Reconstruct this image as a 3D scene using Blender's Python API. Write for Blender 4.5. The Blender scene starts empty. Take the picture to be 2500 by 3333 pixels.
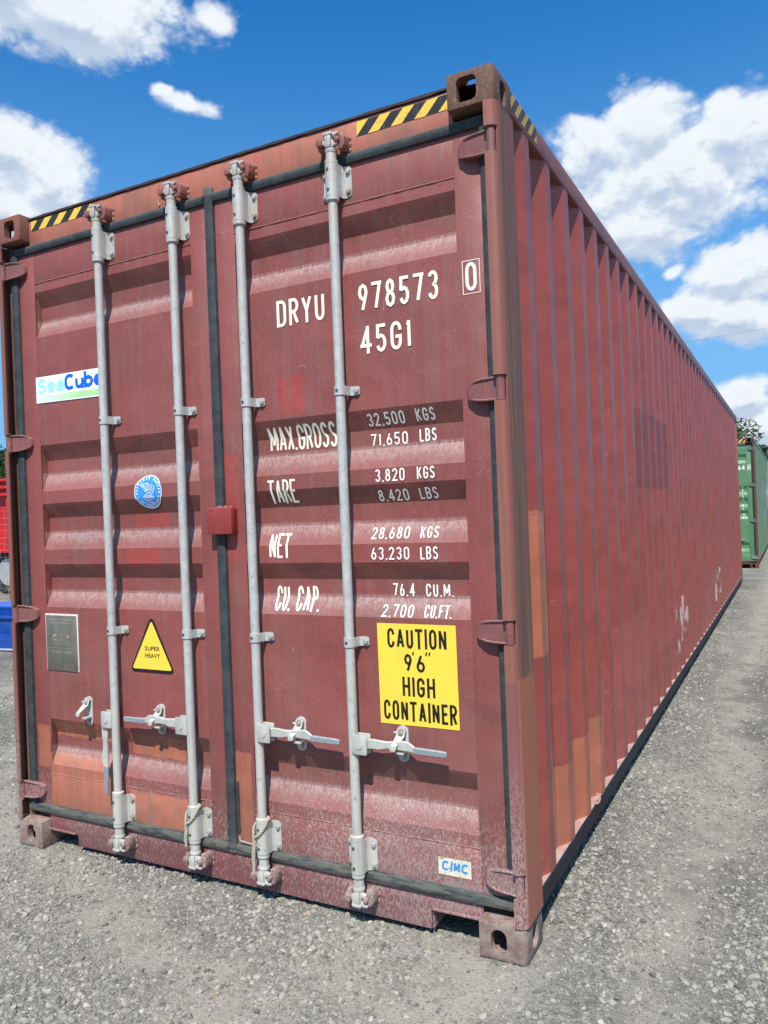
import bpy, bmesh, math, random
from mathutils import Vector, Matrix
random.seed(7)
S = bpy.context.scene
COL = S.collection
R = math.radians
PI = math.pi

# ------------------------------------------------------------------ camera
cam_d = bpy.data.cameras.new('camera')
cam = bpy.data.objects.new('camera', cam_d); COL.objects.link(cam)
yaw, pit, rol = 0.4844488, 0.0022043, -0.038502
fw = Vector((-math.sin(yaw)*math.cos(pit), math.cos(yaw)*math.cos(pit), math.sin(pit)))
r0 = Vector((math.cos(yaw), math.sin(yaw), 0)); u0 = r0.cross(fw)
rt = r0*math.cos(rol) + u0*math.sin(rol); up = -r0*math.sin(rol) + u0*math.cos(rol)
cam.matrix_world = Matrix(((rt.x, up.x, -fw.x, 3.23811), (rt.y, up.y, -fw.y, -2.38153),
                           (rt.z, up.z, -fw.z, 1.46376), (0, 0, 0, 1)))
cam_d.sensor_fit = 'VERTICAL'; cam_d.sensor_height = 24.0; cam_d.lens = 2529.36*24/3333
cam_d.clip_end = 3000; cam_d.clip_start = 0.02
S.camera = cam

# ------------------------------------------------------------------ sun, sky, exposure
SUN = Vector((-0.34, 1.0, -1.47)).normalized()
sun_d = bpy.data.lights.new('sun', 'SUN'); sun_d.energy = 5.0; sun_d.angle = R(0.5)
sun_d.color = (1.0, 0.95, 0.88)
sun = bpy.data.objects.new('sun', sun_d); COL.objects.link(sun)
sun.rotation_euler = SUN.to_track_quat('-Z', 'Y').to_euler(); sun.location = (5, -10, 15)
S.view_settings.view_transform = 'Standard'; S.view_settings.look = 'None'
S.view_settings.exposure = 0.36; S.view_settings.gamma = 1.0
S.view_settings.use_curve_mapping = False

def lin(h):
    v = [int(h[i:i+2], 16)/255 for i in (0, 2, 4)]
    return tuple(c/12.92 if c <= .04045 else ((c+.055)/1.055)**2.4 for c in v)

class NT:
    """small node-tree writer"""
    def __init__(s, nt): s.nt = nt; s.N = nt.nodes; s.L = nt.links
    def n(s, t, **k):
        o = s.N.new(t)
        for a, b in k.items(): setattr(o, a, b)
        return o
    def put(s, sock, v):
        if v is None: return
        if hasattr(v, 'is_output') or isinstance(v, bpy.types.NodeSocket): s.L.new(v, sock)
        else:
            if hasattr(sock.default_value, '__len__') and not hasattr(v, '__len__'): v = (v,)*len(sock.default_value)
            if hasattr(v, '__len__') and len(sock.default_value) == 4 and len(v) == 3: v = (*v, 1)
            sock.default_value = v
    def m(s, op, a, b=None, c=None, clamp=False):
        o = s.n('ShaderNodeMath', operation=op, use_clamp=clamp)
        for i, v in enumerate((a, b, c)):
            if v is not None: s.put(o.inputs[i], v)
        return o.outputs[0]
    def mix(s, f, a, b, blend='MIX'):
        o = s.n('ShaderNodeMix', data_type='RGBA', blend_type=blend)
        s.put(o.inputs[0], f); s.put(o.inputs[6], a); s.put(o.inputs[7], b)
        return o.outputs[2]
    def ramp(s, v, a, b, lo=0.0, hi=1.0, smooth=True):
        o = s.n('ShaderNodeMapRange', interpolation_type='SMOOTHSTEP' if smooth else 'LINEAR')
        s.put(o.inputs[0], v)
        for i, x in enumerate((a, b, lo, hi)): s.put(o.inputs[i+1], x)
        return o.outputs[0]
    def sep(s, v):
        o = s.n('ShaderNodeSeparateXYZ'); s.L.new(v, o.inputs[0]); return o.outputs
    def comb(s, x, y, z):
        o = s.n('ShaderNodeCombineXYZ')
        for i, v in enumerate((x, y, z)): s.put(o.inputs[i], v)
        return o.outputs[0]
    def scale(s, v, sc, off=(0, 0, 0)):
        o = s.n('ShaderNodeMapping'); s.L.new(v, o.inputs[0]); o.inputs[3].default_value = sc; o.inputs[1].default_value = off
        return o.outputs[0]
    def noise(s, v, scale, det=4, rough=.55, dist=0, out=0):
        o = s.n('ShaderNodeTexNoise'); s.put(o.inputs['Vector'], v)
        o.inputs['Scale'].default_value = scale; o.inputs['Detail'].default_value = det
        o.inputs['Roughness'].default_value = rough; o.inputs['Distortion'].default_value = dist
        return o.outputs[out]
    def voro(s, v, scale, feature='F1', out=0, rnd=1):
        o = s.n('ShaderNodeTexVoronoi', feature=feature); s.put(o.inputs['Vector'], v)
        o.inputs['Scale'].default_value = scale; o.inputs['Randomness'].default_value = rnd
        return o.outputs[out]

# world: physical sky with clouds laid out by azimuth and elevation
W = bpy.data.worlds.new('World'); S.world = W; W.use_nodes = True
w = NT(W.node_tree); w.N.clear()
sky = w.n('ShaderNodeTexSky', sky_type='NISHITA'); sky.sun_disc = False
hx, hy = -SUN.x, -SUN.y
sky.sun_elevation = math.asin(-SUN.z); sky.sun_rotation = math.atan2(hx, hy)
sky.air_density = 1.0; sky.dust_density = 0.6; sky.ozone_density = 2.2; sky.altitude = 60
tc = w.n('ShaderNodeTexCoord'); dv = tc.outputs['Generated']
x, y, z = w.sep(dv)
az = w.m('MULTIPLY', w.m('ARCTAN2', x, y), 180/PI)
el = w.m('MULTIPLY', w.m('ARCSINE', z), 180/PI)
CL = [(-48.6,31.9,6.8,2.1),(-38.8,32.6,2.0,1.0),(-52.3,32.4,5.5,2.4),(-41.0,27.7,2.3,0.8),(-42.8,28.2,1.0,0.5),
 (-52.7,23.7,3.1,2.1),(-49.9,23.0,2.3,2.2),(-53.3,20.9,3.3,1.9),
 (-8.3,24.4,2.9,2.5),(-11.8,24.2,2.6,1.7),(-2.3,22.8,3.0,2.6),(-6.7,20.9,5.6,3.3),(-8.6,18.3,3.5,1.9),
 (-2.0,14.4,3.3,2.1),(-5.2,13.0,2.4,1.2),(-2.7,11.9,3.4,1.5),(-2.6,6.7,2.1,1.3),(-1.5,5.0,2.4,1.2),(-6.4,15.7,0.9,0.45),(-1.1,24.2,1.8,0.9),
 (-62,30,6,4),(-75,22,9,4),(22,30,8,4),(22,14,9,4),(40,28,10,5),(75,20,12,6),(110,32,14,7),(150,24,13,6),(-110,26,14,6),(-150,35,14,7),(60,46,13,6),(-90,52,15,7),(10,55,12,6),(180,50,14,6)]
def field(el_off):
    acc = None
    pv = w.comb(w.m('MULTIPLY', az, .0175), w.m('MULTIPLY', w.m('ADD', el, el_off), .0262), 3.1)
    wn = w.n('ShaderNodeTexNoise'); w.put(wn.inputs['Vector'], pv); wn.inputs['Scale'].default_value = 9; wn.inputs['Detail'].default_value = 3
    wx, wy, wz = w.sep(wn.outputs['Color'])
    a2 = w.m('ADD', az, w.m('MULTIPLY', w.m('SUBTRACT', wx, .5), 3.6)); e2 = w.m('ADD', w.m('ADD', el, el_off), w.m('MULTIPLY', w.m('SUBTRACT', wy, .5), 2.2))
    for (ca, ce, ra, re) in CL:
        dx = w.m('MULTIPLY', w.m('SUBTRACT', a2, ca), .84/ra); dy = w.m('MULTIPLY', w.m('SUBTRACT', e2, ce), .84/re)
        d = w.m('SUBTRACT', 1.0 if re > 1.15 else .68, w.m('SQRT', w.m('MULTIPLY_ADD', dx, dx, w.m('MULTIPLY', dy, dy))))
        acc = d if acc is None else w.m('SMOOTH_MAX', acc, d, .18)
    acc = w.m('MAXIMUM', acc, -1.0)
    n1 = w.noise(pv, 17, 10, .60)
    n2 = w.noise(pv, 85, 5, .6)
    q = w.n('ShaderNodeMix', data_type='VECTOR'); q.inputs[0].default_value = .06; w.put(q.inputs[4], pv); w.put(q.inputs[5], wn.outputs['Color'])
    b1 = w.m('SUBTRACT', .45, w.voro(q.outputs[1], 21)); b2 = w.m('SUBTRACT', .45, w.voro(q.outputs[1], 52)); b3 = w.m('SUBTRACT', .45, w.voro(q.outputs[1], 120))
    bil = w.m('ADD', w.m('MULTIPLY', b1, .75), w.m('ADD', w.m('MULTIPLY', b2, .42), w.m('MULTIPLY', b3, .22)))
    return w.m('ADD', w.m('MULTIPLY_ADD', acc, 1.9, .0), w.m('ADD', w.m('MULTIPLY', w.m('SUBTRACT', n1, .5), 1.5), w.m('ADD', bil, w.m('MULTIPLY', w.m('SUBTRACT', n2, .5), .40)))), n1
F0, nf = field(0.0); F1, _ = field(0.9)
alpha = w.m('MULTIPLY', w.ramp(F0, -.42, .42), w.ramp(F0, -.3, .7, .6, 1))
lit = w.ramp(w.m('SUBTRACT', F0, F1), -.75, .42)
thick = w.ramp(F0, .45, 1.7)
lit2 = w.m('MULTIPLY', w.m('MULTIPLY_ADD', lit, .6, .4), w.m('SUBTRACT', 1.0, w.m('MULTIPLY', thick, w.m('MULTIPLY_ADD', lit, -.4, .46))), clamp=True)
cc = w.mix(lit2, (3.7, 5.2, 7.8), (10.2, 10.8, 11.4))
haze = w.ramp(el, 0, 36, .85, 0)
skc = w.mix(1.0, sky.outputs[0], (0.24, 1.34, 2.15), 'MULTIPLY')
skc = w.mix(haze, skc, (3.0, 5.8, 9.3))
col = w.mix(alpha, skc, cc)
bg = w.n('ShaderNodeBackground'); w.put(bg.inputs[0], col); bg.inputs[1].default_value = 0.068
wo = w.n('ShaderNodeOutputWorld'); w.L.new(bg.outputs[0], wo.inputs[0])

# ------------------------------------------------------------------ object helpers
def tag(o, label=None, cat=None, group=None, kind=None):
    if label: o['label'] = label
    if cat: o['category'] = cat
    if group: o['group'] = group
    if kind: o['kind'] = kind
    return o
def empty(name, loc=(0, 0, 0), rz=0):
    o = bpy.data.objects.new(name, None); o.location = loc; o.rotation_euler.z = rz; COL.objects.link(o); o.empty_display_size = .2
    return o
def sharpen(b, flat=9.0):
    b.normal_update()
    for f in b.faces: f.smooth = f.calc_area() < flat
    for e in b.edges: e.smooth = not (len(e.link_faces) != 2 or e.calc_face_angle(0) > .50)
def obj(name, me, mat, parent=None, loc=None):
    if isinstance(me, bmesh.types.BMesh):
        b = me; me = bpy.data.meshes.new(name); sharpen(b); b.to_mesh(me); b.free()
    o = bpy.data.objects.new(name, me); COL.objects.link(o)
    if mat is not None:
        if len(me.materials) == 0: me.materials.append(mat)
        elif me.materials[0] != mat:
            o.material_slots[0].link = 'OBJECT'; o.material_slots[0].material = mat
    if parent is not None: o.parent = parent
    if loc is not None: o.location = loc
    return o
def BM(): return bmesh.new()
def box(b, x0, x1, y0, y1, z0, z1, bev=0.0, seg=2):
    r = bmesh.ops.create_cube(b, size=1.0)
    vs = r['verts']
    for v in vs:
        v.co = Vector(((x0+x1)/2 + v.co.x*(x1-x0), (y0+y1)/2 + v.co.y*(y1-y0), (z0+z1)/2 + v.co.z*(z1-z0)))
    if bev > 0:
        es = list({e for v in vs for e in v.link_edges})
        bmesh.ops.bevel(b, geom=es, offset=bev, segments=seg, profile=.5, affect='EDGES')
def frame_of(a, c):
    d = (Vector(c)-Vector(a)); L = d.length; d.normalize()
    t = Vector((0, 0, 1)) if abs(d.z) < .9 else Vector((1, 0, 0))
    u = d.cross(t).normalized(); v = d.cross(u).normalized()
    return d, u, v, L
def loft(b, rings, cap=True, closed=True, smooth=True):
    vr = [[b.verts.new(p) for p in r] for r in rings]
    n = len(vr[0])
    for i in range(len(vr)-1):
        for j in range(n if closed else n-1):
            f = b.faces.new((vr[i][j], vr[i][(j+1) % n], vr[i+1][(j+1) % n], vr[i+1][j])); f.smooth = smooth
    if cap and closed:
        b.faces.new(vr[0][::-1]); b.faces.new(vr[-1])
    return vr
def cyl(b, p0, p1, r, seg=16, r2=None, smooth=True):
    d, u, v, L = frame_of(p0, p1); r2 = r if r2 is None else r2
    rings = []
    for p, rr in ((p0, r), (p1, r2)):
        rings.append([Vector(p)+u*math.cos(2*PI*k/seg)*rr+v*math.sin(2*PI*k/seg)*rr for k in range(seg)])
    loft(b, rings, smooth=smooth)
def lathe(b, cx, cy, prof, seg=20):
    """prof: [(z, r)]"""
    loft(b, [[Vector((cx+math.cos(2*PI*k/seg)*r, cy+math.sin(2*PI*k/seg)*r, z)) for k in range(seg)] for z, r in prof])
def tube(b, pts, r, seg=8, rf=None):
    rings = []; pts = [Vector(p) for p in pts]
    d0 = (pts[1]-pts[0]).normalized(); t = Vector((0, 0, 1)) if abs(d0.z) < .9 else Vector((1, 0, 0))
    u = d0.cross(t).normalized()
    for i, p in enumerate(pts):
        d = (pts[min(i+1, len(pts)-1)]-pts[max(i-1, 0)]).normalized()
        u = (u - d*u.dot(d)).normalized(); v = d.cross(u)
        rr = r if rf is None else rf(i/(len(pts)-1))
        rings.append([p+(u*math.cos(2*PI*k/seg)+v*math.sin(2*PI*k/seg))*rr for k in range(seg)])
    loft(b, rings)
def prism(b, pts, axis, a, c, bev=0.0):
    """pts 2D polygon in the two axes other than axis, in order; extruded a..c"""
    def P(p, t):
        return {'x': (t, p[0], p[1]), 'y': (p[0], t, p[1]), 'z': (p[0], p[1], t)}[axis]
    v0 = [b.verts.new(P(p, a)) for p in pts]; v1 = [b.verts.new(P(p, c)) for p in pts]
    n = len(pts); fs = []
    for i in range(n): fs.append(b.faces.new((v0[i], v0[(i+1) % n], v1[(i+1) % n], v1[i])))
    fs += [b.faces.new(v0[::-1]), b.faces.new(v1)]
    bmesh.ops.recalc_face_normals(b, faces=fs)
    if bev > 0:
        es = list({e for v in v0+v1 for e in v.link_edges})
        bmesh.ops.bevel(b, geom=es, offset=bev, segments=2, profile=.5, affect='EDGES')
def thick(path, t):
    """2D open polyline -> closed polygon of thickness t (to its left)"""
    out = []
    for i, p in enumerate(path):
        p = Vector(p); a = Vector(path[max(i-1, 0)]); c = Vector(path[min(i+1, len(path)-1)])
        d1 = (p-a) if i > 0 else (c-p); d2 = (c-p) if i < len(path)-1 else (p-a)
        d1.normalize(); d2.normalize(); n1 = Vector((-d1.y, d1.x)); n2 = Vector((-d2.y, d2.x)); m = (n1+n2)
        m = m/max(m.length_squared, .2)*2
        out.append(p + m*t)
    return [tuple(p) for p in path] + [tuple(p) for p in out[::-1]]
def arc2(cx, cy, rx, ry, a0, a1, n=8):
    return [(cx+rx*math.cos(R(a0+(a1-a0)*i/n)), cy+ry*math.sin(R(a0+(a1-a0)*i/n))) for i in range(n+1)]
def rrect(x0, x1, z0, z1, r, n=5):
    return arc2(x1-r, z1-r, r, r, 0, 90, n)+arc2(x0+r, z1-r, r, r, 90, 180, n)+arc2(x0+r, z0+r, r, r, 180, 270, n)+arc2(x1-r, z0+r, r, r, 270, 360, n)
def ngon(b, pts, y=0.0):
    return b.faces.new([b.verts.new((p[0], y, p[1])) for p in pts])

# ------------------------------------------------------------------ container surface function
RIBS = [(2.540, 2.474, 2.402, 2.332), (1.837, 1.767, 1.699, 1.626), (1.569, 1.503, 1.431, 1.358), (1.292, 1.228, 1.162, 1.096), (.583, .514, .446, .374)]
YD = .050; DEP = .036
def surf(z):
    for a, b_, c, d in RIBS:
        if d < z < a:
            if z > b_: return YD + DEP*(a-z)/(a-b_)
            if z < c: return YD + DEP*(z-d)/(c-d)
            return YD + DEP
    return YD
ZB = [z for r in RIBS for z in r]
def conform(b, off, flat=False):
    """flat XZ art (y used as layer offset) laid on the door face"""
    if not flat:
        zs = [v.co.z for v in b.verts]; lo, hi = min(zs), max(zs)
        for z in ZB:
            if lo < z < hi:
                bmesh.ops.bisect_plane(b, geom=b.verts[:]+b.edges[:]+b.faces[:], plane_co=(0, 0, z), plane_no=(0, 0, 1))
    for v in b.verts: v.co.y = (YD if flat else surf(v.co.z)) - off - v.co.y
    for f in b.faces: f.normal_update()
    return b

# ------------------------------------------------------------------ stroke lettering
def G():
    A = lambda *a: arc2(*a)
    O = A(.5, .74, .5, .26, 180, 0)+A(.5, .26, .5, .26, 0, -180)
    g = {
     'O': ([(O, 1)], .45), '0': ([(O, 1)], .43), 'Q': ([(O, 1)], .45),
     'D': ([([(0, 0), (0, 1), (.45, 1)]+A(.5, .76, .5, .24, 90, 0)+A(.5, .24, .5, .24, 0, -90)+[(.45, 0)], 1)], .45),
     'R': ([([(0, 0), (0, 1)], 0), ([(.1, 1), (.5, 1)]+A(.5, .75, .5, .25, 90, -90)+[(.1, .5)], 0), ([(.45, .5), (1, 0)], 0)], .45),
     'P': ([([(0, 0), (0, 1)], 0), ([(.1, 1), (.5, 1)]+A(.5, .74, .5, .26, 90, -90)+[(.1, .48)], 0)], .43),
     'B': ([([(0, 0), (0, 1)], 0), ([(.1, .52), (.5, .52)]+A(.5, .76, .46, .24, -90, 90)+[(.1, 1)], 0), ([(.1, 0), (.5, 0)]+A(.5, .26, .5, .26, -90, 90)+[(.1, .52)], 0)], .45),
     'Y': ([([(0, 1), (.5, .45), (1, 1)], 0), ([(.5, .45), (.5, 0)], 0)], .47),
     'U': ([([(0, 1), (0, .26)]+A(.5, .26, .5, .26, 180, 360)+[(1, 1)], 0)], .43),
     'A': ([([(0, 0), (.5, 1), (1, 0)], 0), ([(.34, .28), (.66, .28)], 0)], .48),
     'M': ([([(0, 0), (0, 1), (.5, .25), (1, 1), (1, 0)], 0)], .56),
     'N': ([([(0, 0), (0, 1), (1, 0), (1, 1)], 0)], .46),
     'W': ([([(0, 1), (.27, 0), (.5, .7), (.73, 0), (1, 1)], 0)], .62),
     'X': ([([(0, 0), (1, 1)], 0), ([(0, 1), (1, 0)], 0)], .45),
     'V': ([([(0, 1), (.5, 0), (1, 1)], 0)], .45),
     'K': ([([(0, 0), (0, 1)], 0), ([(1, 1), (.05, .4)], 0), ([(.3, .55), (1, 0)], 0)], .45),
     'G': ([([(1, .7)]+A(.5, .74, .5, .26, 0, 180)+A(.5, .26, .5, .26, 180, 360)+[(1, .46), (.6, .46)], 0)], .45),
     'C': ([([(1, .7)]+A(.5, .74, .5, .26, 0, 180)+A(.5, .26, .5, .26, 180, 360)+[(1, .3)], 0)], .45),
     'S': ([(A(.5, .76, .48, .24, 15, 232)+A(.5, .25, .5, .25, 52, -165), 0)], .43),
     'L': ([([(0, 1), (0, 0), (1, 0)], 0)], .38), 'E': ([([(1, 1), (0, 1), (0, 0), (1, 0)], 0), ([(0, .52), (.85, .52)], 0)], .39),
     'F': ([([(1, 1), (0, 1), (0, 0)], 0), ([(0, .52), (.85, .52)], 0)], .38),
     'T': ([([(0, 1), (1, 1)], 0), ([(.5, 1), (.5, 0)], 0)], .45), 'H': ([([(0, 0), (0, 1)], 0), ([(1, 0), (1, 1)], 0), ([(0, .52), (1, .52)], 0)], .45),
     'I': ([([(.5, 0), (.5, 1)], 0)], .13), 'J': ([([(1, 1), (1, .26)]+A(.5, .26, .5, .26, 0, -170), 0)], .38),
     '1': ([([(.75, 0), (.75, 1), (.1, .84)], 0)], .2), '2': ([(A(.5, .74, .5, .26, 175, -20)+[(0, 0), (1, 0)], 0)], .43),
     '3': ([(A(.5, .76, .48, .24, 160, -70)+A(.5, .26, .5, .26, 75, -165), 0)], .43),
     '4': ([([(.72, 1), (0, .27), (1, .27)], 0), ([(.72, 0), (.72, 1)], 0)], .46),
     '5': ([([(.92, 1), (.1, 1), (.06, .52)]+A(.5, .3, .5, .3, 125, -160), 0)], .43),
     '6': ([(A(.5, .28, .5, .28, 0, 360), 1), ([(.02, .36), (.6, 1)], 0)], .43),
     '7': ([([(0, 1), (1, 1), (.38, 0)], 0)], .43), '8': ([(A(.5, .76, .42, .24, 0, 360), 1), (A(.5, .26, .5, .26, 0, 360), 1)], .43),
     '9': ([(A(.5, .72, .5, .28, 0, 360), 1), ([(.98, .64), (.4, 0)], 0)], .43),
     'e': ([([(.04, .34), (.96, .34)], 0), (A(.5, .34, .5, .34, 0, 320), 0)], .56), 'a': ([(A(.42, .2, .42, .2, 0, 360), 1), ([(1, 0), (1, .46)]+A(.55, .46, .45, .20, 0, 160), 0)], .54),
     'u': ([([(0, .68), (0, .26)]+A(.45, .26, .45, .26, 180, 350), 0), ([(1, 0), (1, .68)], 0)], .54), 'b': ([([(0, 0), (0, 1)], 0), (A(.45, .34, .55, .34, 0, 360), 1)], .58), 'Z': ([(A(.5, .70, .5, .30, 38, 180)+A(.5, .30, .5, .30, 180, 322), 0)], .66), 'z': ([(A(.5, .76, .48, .24, 25, 232)+A(.5, .25, .5, .25, 52, -160), 0)], .60),
     '.': ([([(.5, 0), (.5, .06)], 0)], .12), ',': ([([(.8, .07), (.3, -.1)], 0)], .1),
     "'": ([([(.7, 1), (.4, .86)], 0)], .1), '"': ([([(.3, 1), (.1, .86)], 0), ([(1, 1), (.8, .86)], 0)], .2)}
    return g
GL = G()
def ribbon(b, pts, closed, hw, lay, ends=False):
    P = [Vector(p) for p in pts]
    if closed and (P[0]-P[-1]).length < 1e-6: P = P[:-1]
    Q = [P[0]]
    for p in P[1:]:
        if (p-Q[-1]).length > 1e-5: Q.append(p)
    P = Q; n = len(P); Lf = []; Rt = []
    if not closed and n > 2:
        for i in range(1, n-1):
            if (P[i]-P[i-1]).angle(P[i+1]-P[i]) > R(100):
                e1 = P[i]+(P[i]-P[i-1]).normalized()*hw*.25; e2 = P[i]-(P[i+1]-P[i]).normalized()*hw*.25
                ribbon(b, P[:i]+[e1], False, hw, lay, ends); ribbon(b, [e2]+P[i+1:], False, hw, lay+.00007, ends); return
    if not closed and ends:
        for i, j in ((0, 1), (n-1, n-2)):
            d = (P[i]-P[j]).normalized()
            if abs(d.x) > .995: P[i] = P[i]+d*hw
    for i, p in enumerate(P):
        a = P[i-1] if (i > 0 or closed) else None; c = P[(i+1) % n] if (i < n-1 or closed) else None
        d1 = (p-a).normalized() if a is not None else (c-p).normalized()
        d2 = (c-p).normalized() if c is not None else d1
        n1 = Vector((-d1.y, d1.x)); n2 = Vector((-d2.y, d2.x)); m = n1+n2
        k = 2/max(m.length_squared, .9); m = m*k
        q = p.copy()
        Lf.append(b.verts.new((q.x+m.x*hw, lay, q.y+m.y*hw))); Rt.append(b.verts.new((q.x-m.x*hw, lay, q.y-m.y*hw)))
    for i in range(n if closed else n-1):
        j = (i+1) % n
        try: b.faces.new((Lf[i], Lf[j], Rt[j], Rt[i]))
        except ValueError: pass
def letters(b, txt, x0, x1, z0, z1, sw=None, slant=0, gap=.16, space=.42, lay0=0):
    """condensed capitals fitted between x0..x1, z0..z1"""
    H = z1-z0; sw = sw or H*.14
    ws = [space if c == ' ' else GL[c][1] for c in txt]
    tot = sum(ws)+gap*(len(txt)-1); k = (x1-x0)/tot; x = x0; lay = lay0
    for c, w_ in zip(txt, ws):
        if c != ' ':
            W_ = w_*k
            for pts, cl in GL[c][0]:
                pp = []
                for (px, pz) in pts:
                    X = x + (sw/2 + px*(W_-sw) if W_ > sw*1.05 else W_/2 + (px-.5)*W_*.6); Z = z0+sw/2+pz*(H-sw)
                    if not cl and pz in (0, 1) and len(pts) == 2 and pts[0][0] == pts[1][0]: Z = z0 + pz*H
                    pp.append((X+slant*(Z-z0), Z))
                ribbon(b, pp, cl, sw/2, lay, True); lay += .00018
                if lay > lay0+.0010: lay = lay0
        x += (w_+gap)*k
    return b
def font_bm(body, size, bold=0.0, sx=1.0, space=1.0):
    cu = bpy.data.curves.new('t', 'FONT'); cu.body = body; cu.size = size; cu.offset = bold; cu.space_character = space; cu.fill_mode = 'FRONT'; cu.resolution_u = 3
    o = bpy.data.objects.new('t', cu); COL.objects.link(o); dg = bpy.context.evaluated_depsgraph_get(); dg.update()
    me = bpy.data.meshes.new_from_object(o.evaluated_get(dg))
    b = BM(); b.from_mesh(me); bpy.data.objects.remove(o); bpy.data.curves.remove(cu); bpy.data.meshes.remove(me)
    for v in b.verts: v.co = Vector((v.co.x*sx, 0, v.co.y))
    return b
def fit(b, x0, x1, z0, z1):
    xs = [v.co.x for v in b.verts]; zs = [v.co.z for v in b.verts]; a, c, d, e = min(xs), max(xs), min(zs), max(zs)
    for v in b.verts: v.co.x = x0+(v.co.x-a)*(x1-x0)/(c-a); v.co.z = z0+(v.co.z-d)*(z1-z0)/(e-d)
    return b
def join_bm(b, o):
    me = bpy.data.meshes.new('j'); o.to_mesh(me); o.free(); b.from_mesh(me); bpy.data.meshes.remove(me)

# ------------------------------------------------------------------ materials
def mat(name):
    m = bpy.data.materials.new(name); m.use_nodes = True; t = NT(m.node_tree); t.N.clear()
    p = t.n('ShaderNodeBsdfPrincipled'); o = t.n('ShaderNodeOutputMaterial'); t.L.new(p.outputs[0], o.inputs[0])
    t.p = p
    return m, t
def coords(t, o=None):
    c = t.n('ShaderNodeTexCoord')
    if o is not None: c.object = o
    return c.outputs['Object']
def boxmask(t, U, V, u0_, u1_, v0, v1, soft=.004):
    du = t.m('SUBTRACT', t.m('ABSOLUTE', t.m('SUBTRACT', U, (u0_+u1_)/2)), (u1_-u0_)/2)
    dv_ = t.m('SUBTRACT', t.m('ABSOLUTE', t.m('SUBTRACT', V, (v0+v1)/2)), (v1-v0)/2)
    return t.ramp(t.m('MAXIMUM', du, dv_), soft, -soft)
def bump(t, h, strength, dist=.002, nrm=None):
    b = t.n('ShaderNodeBump'); t.put(b.inputs['Height'], h); b.inputs['Strength'].default_value = strength; b.inputs['Distance'].default_value = dist
    if nrm is not None: t.L.new(nrm, b.inputs['Normal'])
    return b.outputs[0]
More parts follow.
